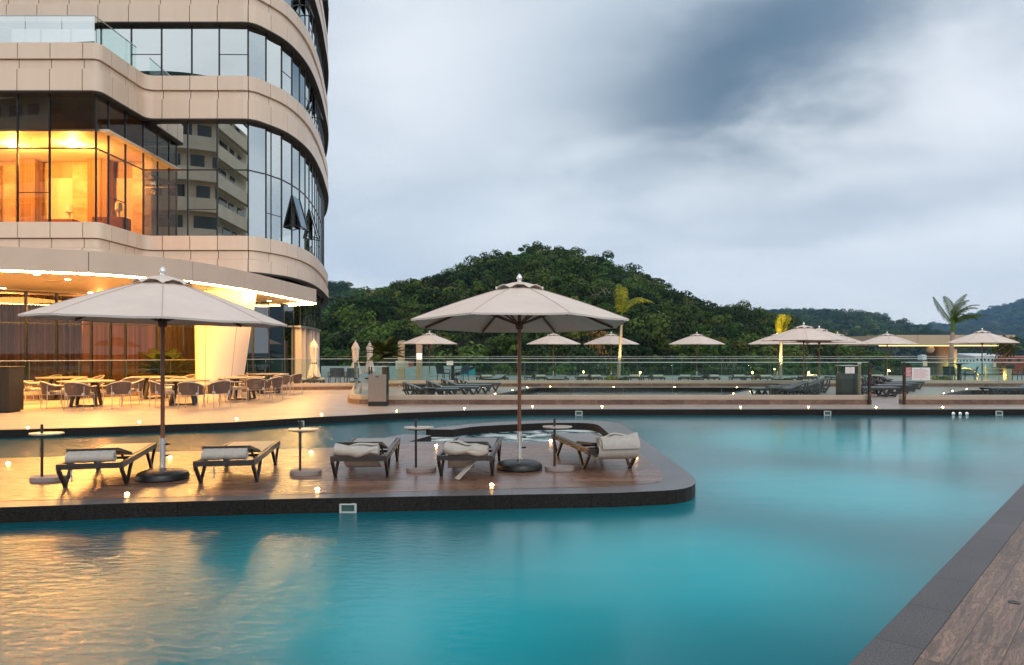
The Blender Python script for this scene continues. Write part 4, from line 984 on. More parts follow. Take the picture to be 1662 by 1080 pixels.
def make_lounger(label, loc, rz, variant=0, group=None, L=1.96):
    t = thing('sun_lounger', label, 'sun lounger', loc, rz, group); w = .70
    fr = MB()
    for s in (-1,1): fr.bar((s*(w/2-.02),0,.275), (s*(w/2-.02),L,.275), .04, .07)
    for y in (.022, L-.022): fr.bar((-w/2+.041,y,.277), (w/2-.041,y,.277), .04, .062)
    fr.bar((-w/2+.041,.80,.262), (w/2-.041,.80,.262), .04, .03)
    fr.build('frame', M['alu'], t, bevel=.004)
    for s in (-1,1):
        for yc in (.28, L-.31):
            lg = MB(); x = s*(w/2-.02)
            lg.bar((x,yc-.255,.245), (x,yc,.012), .050, .036, .040, .034, up=(1,0,0)); lg.bar((x,yc+.255,.245), (x,yc+.001,.012), .048, .034, .038, .032, up=(1,0,0))
            lg.box((x,yc,.014), (.036,.075,.028)); lg.build('leg', M['alu'], t, bevel=.004)
    MB().box((0,(.80+L-.045)/2,.302), (.585,L-.85,.014)).build('sling', M['sling'], t)
    zt_ = .455 if variant < 4 else .37
    b = MB().bar((0,.80,.315), (0,.13,zt_-.001), .52, .014).build('backrest', M['sling'], t)
    f2 = MB()
    for s in (-1,1): f2.bar((s*.262,.80,.312), (s*.262,.12,zt_), .03, .034)
    f2.bar((-.247,.12,zt_), (.247,.12,zt_), .03, .034); f2.build('backrest_frame', M['alu'], b)
    st = MB()
    for s in (-1,1): st.bar((s*.24,.42,.355), (s*.24,.62,.25), .02, .02)
    st.build('backrest_prop', M['alu'], b)
    messy = (0,0,.7,.8,.9)[variant]
    ro = roll_mesh(.50 if variant < 2 else .54, .062 if variant < 2 else .066, seed=variant, messy=messy)
    dx = (.0,.0,-.03,.02,.06)[variant]
    ro.xf(Matrix.Translation((dx,(.075,.075,.05,.04,.02)[variant],(.376,.376,.385,.39,.42)[variant])) @ Matrix.Rotation(((0,0,.03,.05,-.02)[variant]), 4, 'Y'))
    c = ro.build('rolled_cushion', M['roll'], t, smooth=60)
    if variant < 2:
        sm = MB(); sm.add(*(lambda q: (q.v, q.f))(ribbon_cloth([(.03,.24),(.035,.19),(.06,.15),(.05,.12),(.062,.10)], .02, .004)))
        sm.xf(Matrix.Translation((-.12 if variant else -.2,0,0))); sm.build('tie_strap', M['roll'], c)
    if variant == 2:
        q = ribbon_cloth([(.10,.34),(.14,.26),(.20,.20),(.30,.155),(.42,.17),(.52,.22),(.60,.27)], .44, .03, .012).build('loose_cushion', M['roll'], t, smooth=50)
    if variant == 3:
        q = ribbon_cloth([(.10,.33),(.16,.25),(.24,.16),(.36,.13),(.50,.19),(.60,.27)], .34, .03, -.01).xf(Matrix.Translation((-.05,0,0))).build('loose_cushion', M['roll'], t, smooth=50)
        MB().bar((.16,.20,.27), (-.10,.02,.012), .075, .014, .10, .012).build('tie_strap', M['roll'], c)
    if variant == 4:
        ribbon_cloth([(-.055,.40),(-.07,.33),(-.05,.26),(.02,.21),(.12,.19),(.24,.20),(.36,.24),(.46,.28)], .56, .03, .002).xf(Matrix.Translation((.05,0,0))).build('loose_cushion', M['roll'], t, smooth=50)
        ribbon_cloth([(.10,.44),(.05,.475),(-.04,.47),(-.095,.43),(-.105,.36)], .52, .035, .003).xf(Matrix.Translation((.06,0,0))).build('cushion_fold', M['roll'], c, smooth=50)
    return t
def lounger_at(fl, fr_, label, variant, adj=0.0):
    a, b = at(*fl), at(*fr_); d = (b-a); rz = math.atan2(d.y, d.x)+adj; mid = (a+b)/2
    back = Vector((-math.sin(rz), math.cos(rz), 0)); o = mid-back*.28
    return make_lounger(label, (o.x,o.y,.004), rz, variant, 'loungers with rolled cushions on the island')
lounger_at((101,793),(210,786.5),'leftmost aluminium lounger on the island, neat white rolled cushion',0,-.12)
lounger_at((323,785.5),(420,783),'aluminium lounger just right of the left umbrella base, neat white rolled cushion',1)
lounger_at((541.7,776),(632,775),'aluminium lounger right of the second side table, beige cushion sagging under its frame',2)
lounger_at((714,774),(801.6,775),'aluminium lounger left of the middle umbrella base, strap hanging to the deck',3,.02)
lounger_at((946,762.8),(1024,761.5),'rightmost aluminium lounger on the island, beige cushion folded over its end',4,.10)
# side tables
def make_side_table(label, loc, rz):
    t = thing('side_table', label, 'side table', loc, rz, 'side tables between the island loungers')
    def tear(rx, ry, c, n=28, p=2.6):
        return [(c[0]+rx*math.copysign(abs(math.cos(a))**(2/p), math.cos(a))*(1+.10*math.sin(a)), c[1]+ry*math.copysign(abs(math.sin(a))**(2/p), math.sin(a))) for a in [2*math.pi*k/n for k in range(n)]]
    MB().prism(tear(.20,.15,(.07,0)), 0, .05, bottom=True).build('base', M['slabbase'], t, bevel=.008)
    MB().cyl((0,0,.05), (0,0,.70), .016, n=12).build('post', M['alu'], t, smooth=40)
    tp = MB().prism(tear(.20,.15,(.04,.02),p=2.2), .575, .592, bottom=True).build('table_top', M['tabtop'], t, bevel=.003)
    MB().prism(tear(.15,.10,(.04,.02),p=2.2), .555, .574, bottom=True).build('bracket', M['alu'], tp)
    return t
make_side_table('slim side table at the far left, left of the first lounger', at(68,780,.004), 0)
make_side_table('slim side table right of the second lounger, before the pool skimmer', at(487,770,.004), .1)
make_side_table('slim side table between the sagging cushion lounger and the fourth lounger', at(675,765,.004), .05)
make_side_table('slim side table right of the middle umbrella base, before the rightmost lounger', at(900,763,.004), .0)
# ------------------------------------------------------------------ dining set
def make_chair(label, loc, rz):
    t = thing('dining_chair', label, 'chair', loc, rz, 'woven dining chairs on the hotel deck')
    lg = []
    for sx in (-1,1):
        for yy, top in ((-.24,.66),(.25,.44)):
            MB().tube([(sx*.27,yy*1.12,0),(sx*.255,yy,.30),(sx*.27,yy*1.02,top)], .012, 6).build('leg', M['chairframe'], t, smooth=40)
    MB().box((0,0,.40), (.52,.50,.02)).build('seat_frame', M['chairframe'], t)
    MB().box((0,.01,.445), (.52,.50,.075)).build('seat_cushion', M['seatpad'], t, bevel=.025, smooth=60)
    U = []; n = 28
    for i in range(n+1):
        a = math.pi*(i/n); U.append((.335*math.cos(a)*(1.0), -.04-.27*math.sin(a)**.8 if math.sin(a) > 0 else -.04, math.sin(a)))
    U = [(.325,.22,0)]+[(.33,.1,0)]+U+[(-.33,.1,0)]+[(-.325,.22,0)]
    MB().tube([(x,y*1.12,.645+.125*s) for x,y,s in U], .017, 6).build('back_rail', M['chairframe'], t, smooth=50)
    rp = MB()
    for i in range(len(U)-1):
        for f in (0,.34,.67):
            x, y, s = (U[i][j]+(U[i+1][j]-U[i][j])*f for j in range(3))
            k = .85 if (i*3) % 2 else .90
            rp.bar((x*.86,y*.92,.41), (x,y*1.12,.645+.125*s), .009, .006)
    for z in (.48,.55):
        rp.tube([(x*(.86+.14*(z-.41)/.24),y*(.92+.2*(z-.41)/.24),z+.05*s) for x,y,s in U], .004, 4)
    rp.build('rope_back', M['rope'], t)
    return t
def make_table(label, loc, R=.75):
    t = thing('dining_table', label, 'table', loc, .3, 'round dining tables on the hotel deck')
    MB().lathe([(.001,.715),(R-.05,.715),(R,.732),(R,.748),(R-.01,.755),(.001,.755)], n=48).build('table_top', M['tabletop'], t, smooth=30)
    for k in range(4):
        a = math.pi/4+k*math.pi/2; MB().bar((.46*math.cos(a),.46*math.sin(a),.02), (.30*math.cos(a),.30*math.sin(a),.71), .09, .06, .11, .07).build('leg', M['tabledark'], t, bevel=.005)
    fb = MB()
    for k in range(2):
        a = math.pi/4+k*math.pi/2; fb.bar((-.46*math.cos(a),-.46*math.sin(a),.022+.004*k), (.46*math.cos(a),.46*math.sin(a),.022+.004*k), .07, .03)
    fb.build('foot_bar', M['tabledark'], t)
    return t
TB = [(140,21.6,'round dining table nearest the black cabinet'),(298,22.2,'round dining table just right of the left umbrella pole'),(100,24.6,'rear round dining table behind the leftmost dining table'),
      (250,25.2,'rear round dining table in front of the cycad'),(393,24.6,'round dining table beside the cone shaped column'),(436,28.3,'farthest round dining table right of the cone shaped column')]
tb0 = None
for px, Y, lab in TB:
    tb0 = make_table(lab, (xat(px,Y),Y,0)) if tb0 is None else (dup(tb0, (xat(px,Y),Y,0), random.uniform(0,1), lab) and tb0)
# px, Y, heading (0: faces away from the camera)
CHS = [(129,20.35,0,'seen from behind, at the near side of the leftmost table'),(190,20.9,.95,'angled at the near right of the leftmost table'),(88,20.95,-.75,'angled at the near left of the leftmost table'),(213,22.3,1.9,'at the far right side of the leftmost table'),(122,22.9,3.0,'facing us behind the leftmost table'),
 (50,22.6,-.9,'beside the black cabinet, nearer of two'),(33,23.7,-1.4,'beside the black cabinet, farther of two'),(80,25.9,2.8,'facing us at the left rear table'),(150,25.6,2.4,'behind the leftmost table, at the left rear table'),
 (311,20.65,.06,'seen from behind, nearest at the table by the umbrella pole'),(352,21.3,.95,'angled right of the table by the umbrella pole'),(263,21.4,-.85,'crossed by the left umbrella pole'),(348,23.5,2.2,'facing us left of the column foot'),(285,23.7,3.1,'behind the umbrella pole table'),
 (215,24.2,.6,'at the rear table left of the cycad'),(262,24.0,.0,'seen from behind, at the rear table under the cycad'),(300,26.3,2.6,'facing us under the cycad, near the column'),
 (374,23.5,-.8,'just right of the column foot, facing the table beside it'),(416,23.4,.25,'seen from behind, at the table beside the column'),(440,24.5,1.2,'right of the table beside the column'),(385,26.0,2.9,'facing us behind the table beside the column'),
 (456,27.0,.5,'second from right of all dining chairs'),(474,27.9,1.2,'rightmost of all dining chairs'),(415,28.4,-1.3,'at the left of the farthest table')]
ch0 = None
for px, Y, h, lab in CHS:
    l2 = 'woven dining chair '+lab
    if ch0 is None: ch0 = make_chair(l2, (xat(px,Y),Y,0), h)
    else: dup(ch0, (xat(px,Y),Y,0), h, l2)
t = thing('black_cabinet', 'tall black cabinet cut by the left picture edge', 'cabinet', (xat(-32,19.4),19.6,0))
MB().box((0,0,.61), (1.62,.6,1.14)).build('body', M['darkbox'], t, bevel=.006)
MB().box((0,0,1.195), (1.66,.64,.03)).build('top', M['darkbox'], t, bevel=.004)
MB().box((0,0,.02), (1.5,.5,.04)).build('plinth', M['blackpl'], t)
m_ = MB()
for x in (-.4,.4): m_.box((x,-.303,.61), (.012,.008,1.08))
m_.build('door_gap', M['ink'], t)
# ------------------------------------------------------------------ resin loungers on the terraces
def make_resin(label, loc, rz, up=.38):
    t = thing('resin_lounger', label, 'sun lounger', loc, rz, 'charcoal resin loungers on the pool terrace')
    sd_ = MB()
    for s in (-1,1):
        y = s*.29
        sd_.bar((-.95,y,.285), (.95,y,.30), .05, .06)
        for x0 in (-.88,.30):
            for k in range(2):
                a = x0+k*.28; sd_.bar((a,y,.27), (a+.15,y,.02), .05, .055); sd_.bar((a+.15,y,.02), (a+.29,y,.27), .05, .055)
    for x in (-.73,-.45,.45,.73): sd_.bar((x,-.265,.045), (x,.265,.045), .05, .05)
    sd_.build('frame', M['wavepl'], t, bevel=.006)
    MB().box((.29,0,.335), (1.30,.56,.028)).build('seat', M['waveslat'], t, bevel=.006)
    ca, sa = math.cos(up), math.sin(up); b = MB()
    b.bar((-.36,0,.335), (-.36-.62*ca,0,.335+.62*sa), .56, .026)
    bk = b.build('backrest', M['waveslat'], t, bevel=.006)
    sw = MB()
    for s in (-1,1):
        for f in (.25,.55,.85): sw.bar((-.36-.62*ca*f,s*.265,.325+.62*sa*f), (-.36-.62*ca*f+.06,s*.265,.30), .03, .05)
        sw.bar((-.36-.62*ca,s*.265,.33+.62*sa), (-.90,s*.265,.30), .03, .05)
    sw.build('side_lattice', M['wavepl'], bk)
    return t
RL = [(700,25.3,.03,0,'black resin lounger nearest of the left row, close behind the balustrade'),(735,26.6,.02,0,'second black resin lounger of the left row'),(757,28.2,.0,0,'third black resin lounger of the left row'),(775,29.8,.02,0,'farthest black resin lounger of the left row'),
 (1263,25.6,math.pi+.05,1,'black resin lounger nearest of the middle row, before the largest right parasol'),(1290,27.0,math.pi,1,'second black resin lounger of the middle row'),(1303,28.6,math.pi,1,'farthest black resin lounger of the middle row'),
 (1412,26.2,.0,0,'black resin lounger seen through the gate gap, nearest'),(1434,28.0,.02,0,'second black resin lounger beyond the gate gap'),(1447,29.6,.0,0,'third black resin lounger beyond the gate gap'),(1458,31.2,.0,0,'farthest black resin lounger beyond the gate gap'),
 (1643,25.8,math.pi,0,'black resin lounger at the right picture edge beside the right terrace pool')]
r0 = None
for px, Y, rz, _, lab in RL:
    if r0 is None: r0 = make_resin(lab, (xat(px,Y),Y,0), rz)
    else: dup(r0, (xat(px,Y),Y,0), rz, lab)
def make_cube_table(label, loc):
    t = thing('cube_table', label, 'side table', loc, 0, 'black side tables among the resin loungers')
    MB().box((0,0,.385), (.46,.46,.04)).build('table_top', M['wavepl'], t, bevel=.008)
    MB().lathe([(.20,0),(.16,.05),(.16,.32),(.20,.364)], n=4).build('stem', M['wavepl'], t)
    return t
make_cube_table('black side table beside the nearest left resin lounger', (xat(699,25.0),24.55,0))
make_cube_table('black side table between the two nearest left resin loungers', (xat(683,27.2),27.2,0))
make_cube_table('black side table beside the nearest middle resin lounger', (xat(1256,24.7),24.7,0))
# ------------------------------------------------------------------ loungers with rolls on the third terrace
fl0 = None
TL = [(878,36.6,0.25,'far lounger with pale roll, just right of the middle umbrella pole'),(912,36.4,2.9,'far lounger lying flat, left of the brown parasol pole'),(948,36.9,-0.2,'far lounger with a warm lit roll, left of the planter'),(968,36.5,0.3,'far lounger with pale roll, left beside the yellow planter bush'),
 (1030,36.8,-0.25,'far lounger just right of the yellow planter bush'),(1069,36.5,0.2,'far lounger left of the lone parasol pole'),(1112,36.6,-0.3,'far lounger with pale roll, left of the lone parasol pole foot'),(1160,36.6,0.35,'far lounger with pale roll, right of the lone parasol pole'),(1200,36.7,-0.2,'far lounger with green lit roll, left of the narrow yellow palm'),
 (1245,36.5,0.25,'far lounger with golden lit roll, before the narrow yellow palm'),(1318,36.8,-0.2,'far lounger behind the middle resin loungers'),(1392,36.7,0.3,'far lounger with golden roll behind the dark grey bin'),(1425,36.9,-0.25,'far lounger with roll beyond the gate gap'),(790,36.5,0.15,'far lounger behind the left resin loungers'),(815,36.8,2.8,'far pale lounger left of the middle umbrella pole')]
for px, Y, rz, lab in TL:
    if fl0 is None: fl0 = make_lounger(lab, (xat(px,Y),Y,0), rz, 1, 'loungers with rolls on the far terrace')
    else: dup(fl0, (xat(px,Y),Y,0), rz, lab)
# bollard lamps on the far terrace
bl0 = None
for px, Y, lab in ((947,38,'left of the slim palm'),(1039,37,'right of the slim palm'),(1221,37,'left of the narrow yellow palm'),(1312.5,37,'behind the middle resin loungers'),(1396,37.5,'behind the steel post'),(1003,44,'behind the slim palm, at the last balustrade'),(1257,44,'behind the narrow yellow palm, at the last balustrade')):
    lab = 'small lit bollard lamp '+lab
    if bl0 is None:
        bl0 = thing('bollard_lamp', lab, 'lamp', (xat(px,Y),Y,0), 0, 'bollard lamps on the far terrace')
        MB().cyl((0,0,0), (0,0,.50), .05, n=12).build('post', M['bronze'], bl0, smooth=40)
        MB().cyl((0,0,.50), (0,0,.58), .045, n=12).build('lens', M['lampglow'], bl0, smooth=40)
        MB().cyl((0,0,.58), (0,0,.62), .055, n=12).build('cap', M['bronze'], bl0, smooth=40)
    else: dup(bl0, (xat(px,Y),Y,0), 0, lab)
    if Y < 43:
        l = bpy.data.lights.new('bollard_light', 'POINT'); l.energy = 14; l.color = (1,.6,.2); l.shadow_soft_size = .06
        o = bpy.data.objects.new('bollard_light', l); COL.objects.link(o); o.location = (xat(px,Y),Y-.12,.55)
# stone pillars, bar tables, lounge chairs, cabinet and rails of the far terraces
for px0, px1, py, lab in ((646.5,656.5,553,'grey capped stone pillar right of the cycad'),(676,685,553,'golden stone pillar behind the left far parasol')):
    Y = 45.0; a = atY(px0,py,Y); b = atY(px1,py,Y); t = thing('stone_pillar', lab, 'pillar', ((a.x+b.x)/2,Y,0))
    MB().box((0,0,(a.z-.06)/2), (b.x-a.x,.36,a.z-.06)).build('shaft', M['goldwall'], t, bevel=.008)
    MB().box((0,0,a.z-.03), (b.x-a.x+.06,.42,.06)).build('cap', M['kerbcap'], t, bevel=.008)
t = thing('table_lamp', 'cream shaded lamp glowing under the left far parasol', 'lamp', (xat(680.5,37.4),37.4,0))
MB().cyl((0,0,0), (0,0,1.22), .018, n=8).build('stem', M['steel'], t); MB().lathe([(.10,1.2),(.13,1.2),(.13,1.5),(.10,1.5)], n=16).build('lamp_shade', emitmat('shade_glow', (1,.9,.65), 1.2), t); MB().lathe([(.18,0),(.18,.03),(.02,.04)], n=16).build('base', M['steel'], t)
dk = None
for px, Y, lab in ((735,39,'dark bar table right of the left far parasol pole'),(1557,36.5,'dark bar table right of the tall palm')):
    t = thing('bar_table', lab, 'table', (xat(px,Y),Y,0), 0, 'bar tables on the far terrace')
    MB().lathe([(.001,.98),(.40,.98),(.40,1.01),(.001,1.01)], n=28).build('table_top', M['wavepl'], t); MB().lathe([(.30,0),(.30,.03),(.10,.06),(.09,.9),(.14,.98)], n=18).build('stem', M['wavepl'], t, smooth=40)
dc = None
navy = mat('navy_mesh', (.035,.055,.085), .6, var=.1)
def make_stool(label, loc, rz):
    t = thing('outdoor_chair', label, 'chair', loc, rz, 'dark outdoor chairs on the far terraces')
    for sx in (-1,1):
        for sy in (-1,1): MB().bar((sx*.25,sy*.24,0), (sx*.22,sy*.20,.44), .028, .028).build('leg', M['wavepl'], t)
    MB().box((0,0,.455), (.54,.52,.06)).build('seat', navy, t, bevel=.012); MB().bar((0,-.24,.48), (0,-.34,.86), .52, .03).build('backrest', navy, t, bevel=.01)
    ar = MB()
    for sx in (-1,1): ar.bar((sx*.26,-.28,.66), (sx*.26,.2,.64), .04, .03); ar.bar((sx*.26,.2,.65), (sx*.25,.2,.45), .03, .03)
    ar.build('armrest', M['wavepl'], t); return t
st0 = None
for px, Y, rz, lab in ((543,33.6,.4,'dark armchair right of the first closed parasol'),(556,33.8,-.3,'second dark armchair right of the first closed parasol'),(572,33.2,.3,'dark armchair below the second closed parasol'),(720,38.8,-.6,'dark chair left of the left bar table'),(750,38.9,.7,'dark chair right of the left bar table'),(1543,36.4,-.8,'dark chair left of the right bar table'),(1574,36.6,.9,'dark chair right of the right bar table'),(1655,36.5,.5,'dark chair at the right picture edge')):
    if st0 is None: st0 = make_stool(lab, (xat(px,Y),Y,0), rz)
    else: dup(st0, (xat(px,Y),Y,0), rz, lab)
lw0 = None
for px, Y, rz, lab in ((490,32.6,1.45,'low flat lounger before the glazed drum'),(525,32.9,1.6,'low flat lounger below the first closed parasol')):
    dup(fl0, (xat(px,Y),Y,0), rz, lab)
# lit handrails and cabinet at the far right
yel = mat('gold_lit_steel', (.75,.55,.25), .3, metal=.9)  # steel rails, with the golden lamp light put into their colour
def rail(label, pts, px_y):
    t = thing('steel_handrail', label, 'handrail', (0,0,0), 0, 'lit handrails at the far right')
    P = [atY(px,py,px_y) for px,py in pts]
    MB().tube(P, .03, 8).build('rail', yel, t, smooth=50)
    mb = MB()
    for p in (P[0], P[-1]): mb.cyl((p.x,p.y,0), (p.x,p.y,p.z), .025, n=8)
    mb.build('post', yel, t); return t
rail('golden lit handrail right of the pavilion column, stepping down', [(1551,597),(1573,598),(1581,602.5),(1589,610),(1586,613)], 42)
rail('golden lit handrail of three bars left of the lit cabinet', [(1599,594),(1599,618),(1630,618)], 42.4)
t = thing('steel_railing', 'low steel railing with horizontal bars at the far right', 'railing', (0,0,0)); mb = MB(); 
for py in (599,604.5,610.5): mb.tube([atY(1600,py,42.6), atY(1631,py,42.6)], .022, 6)
mb.build('bar', yel, t); mb = MB()
for px in (1600,1631): p = atY(px,596,42.6); mb.cyl((p.x,p.y,0), p, .025, n=8)
mb.build('post', yel, t)
Y = 40; a = atY(1631,598.5,Y); b = atY(1639.5,621,Y); t = thing('lit_cabinet', 'tall golden lit cabinet with dark top at the far right', 'cabinet', ((a.x+b.x)/2,Y,0))
MB().box((0,0,a.z/2), (b.x-a.x,.3,a.z)).build('body', M['goldwall'], t, bevel=.01); MB().box((.04,0,a.z+.10), (b.x-a.x+.18,.36,.2)).build('top', M['ink'], t, bevel=.01)
l = bpy.data.lights.new('rail_light', 'POINT'); l.energy = 60; l.color = (1,.62,.15); l.shadow_soft_size = .1; o = bpy.data.objects.new('rail_light', l); COL.objects.link(o); o.location = (xat(1605,40.8),40.8,.25)
# pavilion with bronze roof
Y = 58.0; pv = thing('bar_pavilion', 'bronze clad pavilion roof on a thick column behind the tall palm', 'pavilion', (0,0,0))
a = atY(1427,561,Y); b = atY(1648,544,Y); zt, zb = b.z, a.z
mb = MB(); xs = [xat(p,Y) for p in (1427,1454,1490,1562,1621,1648)]
for x0, x1 in zip(xs, xs[1:]): mb.box(((x0+x1)/2,Y+.12,(zt+zb)/2), (x1-x0-.02,.24,zt-zb))
mb.build('fascia', M['goldwall'], pv, bevel=.01)
MB().box(((xs[0]+xs[-1])/2,Y+3.3,(zt+zb)/2), (xs[-1]-xs[0]-.02,6.0,zt-zb-.06)).build('roof', M['goldwall'], pv)
MB().box(((xs[0]+xs[-1])/2,Y+.34,zb-.015), (xs[-1]-xs[0]-.3,.06,.05)).build('led_strip', emitmat('led_pavilion', (1,.66,.2), 3), pv)
x0, x1 = xat(1512,Y+1.5), xat(1544,Y+1.5); MB().prism(rounded([(x0,Y+.8),(x1,Y+.8),(x1,Y+2.4),(x0,Y+2.4)], {i:.4 for i in range(4)}), -3.2, zb).build('column', mat('brown_cladding', (.22,.13,.085), .45), pv, smooth=40)
MB().box((xat(1544,Y+1.0)+.18,Y+1.1,-.3), (.36,.5,(zb+.3)*2-.6)).build('side_fin', M['goldwall'], pv)
MB().lathe([(.001,.32),(.22,.25),(.32,.0),(.22,-.22),(.001,-.3)], (xat(1510,Y+.7),Y+.7,zb-.3), 16).build('speaker', M['kerbcap'], pv, smooth=60)
MB().box(((xs[0]+xs[-1])/2,Y+4,-3.4), (26,12,.4)).build('floor_slab', M['kerbcap'], pv)
MB().box(((xs[0]+xs[-1])/2,Y+4,-9.8), (25,11,12.4)).build('podium', M['concrete'], pv)
l = bpy.data.lights.new('pavilion_light', 'POINT'); l.energy = 45; l.color = (1,.6,.12); l.shadow_soft_size = .1; o = bpy.data.objects.new('pavilion_light', l); COL.objects.link(o); o.location = (xat(1550,Y)+.3,Y+.3,.5); o.parent = pv
# ------------------------------------------------------------------ palms, cycads and shrubs
def frond(mb, base, az, el, L, droop, n=34, leaf=.45, w=.035, hang=.35, twist=0.0, rachis=None, seed=0):
    """an arching midrib with leaflets on both sides; az heading, el start elevation, droop how far it bends over"""
    rnd = random.Random(seed); p = Vector(base); pts = [p.copy()]; N = 14; e = el
    for i in range(N):
        e = el-droop*((i+1)/N)**1.5; d = Vector((math.cos(az)*math.cos(e), math.sin(az)*math.cos(e), math.sin(e))); p = p+d*(L/N); pts.append(p.copy())
    (rachis or mb).tube(pts, [.022*(1-.85*i/N)+.003 for i in range(N+1)], 5)
    for i in range(n):
        f = .10+.90*i/n; k = f*N; j = min(int(k), N-1); q = pts[j].lerp(pts[j+1], k-j); t = (pts[j+1]-pts[j]).normalized()
        side = t.cross(Vector((0,0,1)));
        if side.length < .1: side = Vector((-math.sin(az), math.cos(az), 0))
        side.normalize(); nn = side.cross(t)
        ll = leaf*(math.sin(math.pi*(.12+.84*f))**.7)*rnd.uniform(.85,1.1)
        for s in (-1,1):
            d = (side*s*.8+t*.55+nn*.25).normalized(); d1 = (d-Vector((0,0,hang*.5))).normalized(); d2 = (d-Vector((0,0,hang*1.7))).normalized()
            m1 = q+d1*ll*.5; tp_ = m1+d2*ll*.5; wv = t*w*.5
            mb.add([q-wv*.5, q+wv*.5, m1+wv, m1-wv, tp_+wv*.15, tp_-wv*.15], [(0,1,2,3),(3,2,4,5)])
def palm(label, base, pts, r0, r1, fr, m, leaf=.5, shaft=True):
    t = thing('palm_tree', label, 'palm tree', base); P = [Vector(p)-Vector(base) for p in pts]
    tr = MB(); Q = []; R_ = []
    for i in range(25):
        f = i/24*(len(P)-1); j = min(int(f), len(P)-2); Q.append(P[j].lerp(P[j+1], f-j)); R_.append((r0+(r1-r0)*i/24)*(1+.06*(i % 2)))
    tr.tube(Q, R_, 10); tr.build('trunk', M['trunk'], t, smooth=60)
    top = P[-1]
    if shaft: MB().tube([top-Vector((0,0,.1)), top+Vector((0,0,.30)), top+Vector((0,0,.6))], [r1*1.05, r1*1.15, r1*.5], 10).build('crown_shaft', M['frond'], t, smooth=60)
    for i, (az, el, L, dr, *o) in enumerate(fr):
        mb = MB(); frond(mb, top+Vector((0,0,.35 if shaft else .05)), az, el, L, dr, leaf=leaf, seed=i, n=30, w=.046, hang=o[0] if o else .5); mb.build('frond', m, t)
    return t
R90 = math.radians
Yp = 37.5; b = (xat(1542,Yp),Yp,0); tp = atY(1547,538,Yp)
palm('tall windswept palm with dark green fronds in front of the bronze pavilion', b, [b, (b[0]+.05,Yp,1.0), (tp.x-.08,Yp,tp.z-.7), tp], .13, .085,
 [(.1,R90(68),1.75,1.5),(-.3,R90(76),1.7,1.5),(.4,R90(80),1.85,1.3),(.05,R90(34),1.85,.75,.9),(math.pi,R90(52),1.75,-.1,1.3),(.2,R90(86),1.8,.9),(1.6,R90(84),1.7,.8),(.0,R90(58),1.5,1.9,.9)], M['frond'], leaf=.36)
Yp = 37.0; b = (xat(1003,Yp),Yp,0); tp = atY(1009,522,Yp)
palm('slim palm with two arching uplit yellow green fronds behind the middle parasol', b, [b, atY(1006,575,Yp), tp], .10, .06,
 [(math.pi*.6,R90(84),1.6,.25,.7),(.0,R90(62),2.0,1.75,.8),(.35,R90(70),1.7,1.5,.8),(2.9,R90(82),1.35,.3,.8),(-1.2,R90(85),1.4,.3,.7)], M['frondp'], leaf=.46)
Yp = 36.6; b = (xat(1267,Yp),Yp,0); tp = atY(1268,548,Yp)
palm('narrow palm with upright uplit golden yellow fronds at the right parasol cluster', b, [b, atY(1267,580,Yp), tp], .09, .06,
 [(.1,R90(82),1.15,.5,.3),(2.9,R90(86),1.05,.2,.3),(1.3,R90(84),1.15,.3,.3),(-1.5,R90(83),1.1,.3,.3),(.3,R90(76),1.1,.6,.4)], M['frondy'], leaf=.34, shaft=False)
for px, Yq, e in ((1008,36.2,40),(1271,36.0,60),(1540,36.6,35)):
    l = bpy.data.lights.new('palm_uplight', 'SPOT'); l.energy = e*14; l.color = (1,.72,.25); l.spot_size = R90(50); l.spot_blend = .6; l.shadow_soft_size = .05
    o = bpy.data.objects.new('palm_uplight', l); COL.objects.link(o); o.location = (xat(px,Yq),Yq,.32); o.rotation_euler = (R90(180-16),0,0)
def cycad(label, base, h, L, n, seed):
    t = thing('cycad_plant', label, 'cycad', base); rnd = random.Random(seed)
    MB().tube([(0,0,0),(0,0,h*.6),(0,0,h)], [.20,.18,.15], 12).build('trunk', M['bark'], t, smooth=60)
    for i in range(n):
        mb = MB(); frond(mb, (0,0,h-.02), i*2.399, R90(rnd.uniform(14,78)), L*rnd.uniform(.85,1.1), rnd.uniform(.7,1.1), n=34, leaf=.30, w=.045, hang=.25, seed=i); mb.build('frond', M['cyc'], t)
cycad('round cycad palm on a short trunk, right of the closed parasols', (xat(626,36.5),36.5,0), 1.30, 1.25, 40, 2)
cycad('large bushy cycad behind the dining tables, lit golden from above', (xat(268,28.4),28.4,.0), .55, 1.45, 44, 3)
def leafball(n, R, size, seed, flat=1.0, blobs=7):
    """leaf faces scattered over uneven lobes"""
    g = np.random.default_rng(seed); cs = g.normal(size=(blobs,3))*np.array([R*.45,R*.45,R*.32*flat]); rs = R*g.uniform(.38,.66,blobs)
    k = g.integers(0, blobs, n); d = g.normal(size=(n,3)); d /= np.linalg.norm(d, axis=1)[:,None]; d[:,2] = np.where(d[:,2] < -.35, -d[:,2], d[:,2])
    c = cs[k]+d*(rs[k]*g.uniform(.72,1.06,n))[:,None]*np.array([1,1,.8*flat])
    nr = d*np.array([1,1,1.0])+g.normal(size=(n,3))*.32; nr /= np.linalg.norm(nr, axis=1)[:,None]
    a = np.cross(nr, g.normal(size=(n,3))); a /= np.linalg.norm(a, axis=1)[:,None]+1e-9; b = np.cross(nr, a); s = (size*g.uniform(.6,1.3,n))[:,None]
    V = np.stack([c-a*s*.5, c+b*s*.38+a*s*.08, c+a*s*.5, c-b*s*.38+a*s*.05], 1).reshape(-1,3)
    return V, np.arange(n*4).reshape(-1,4)
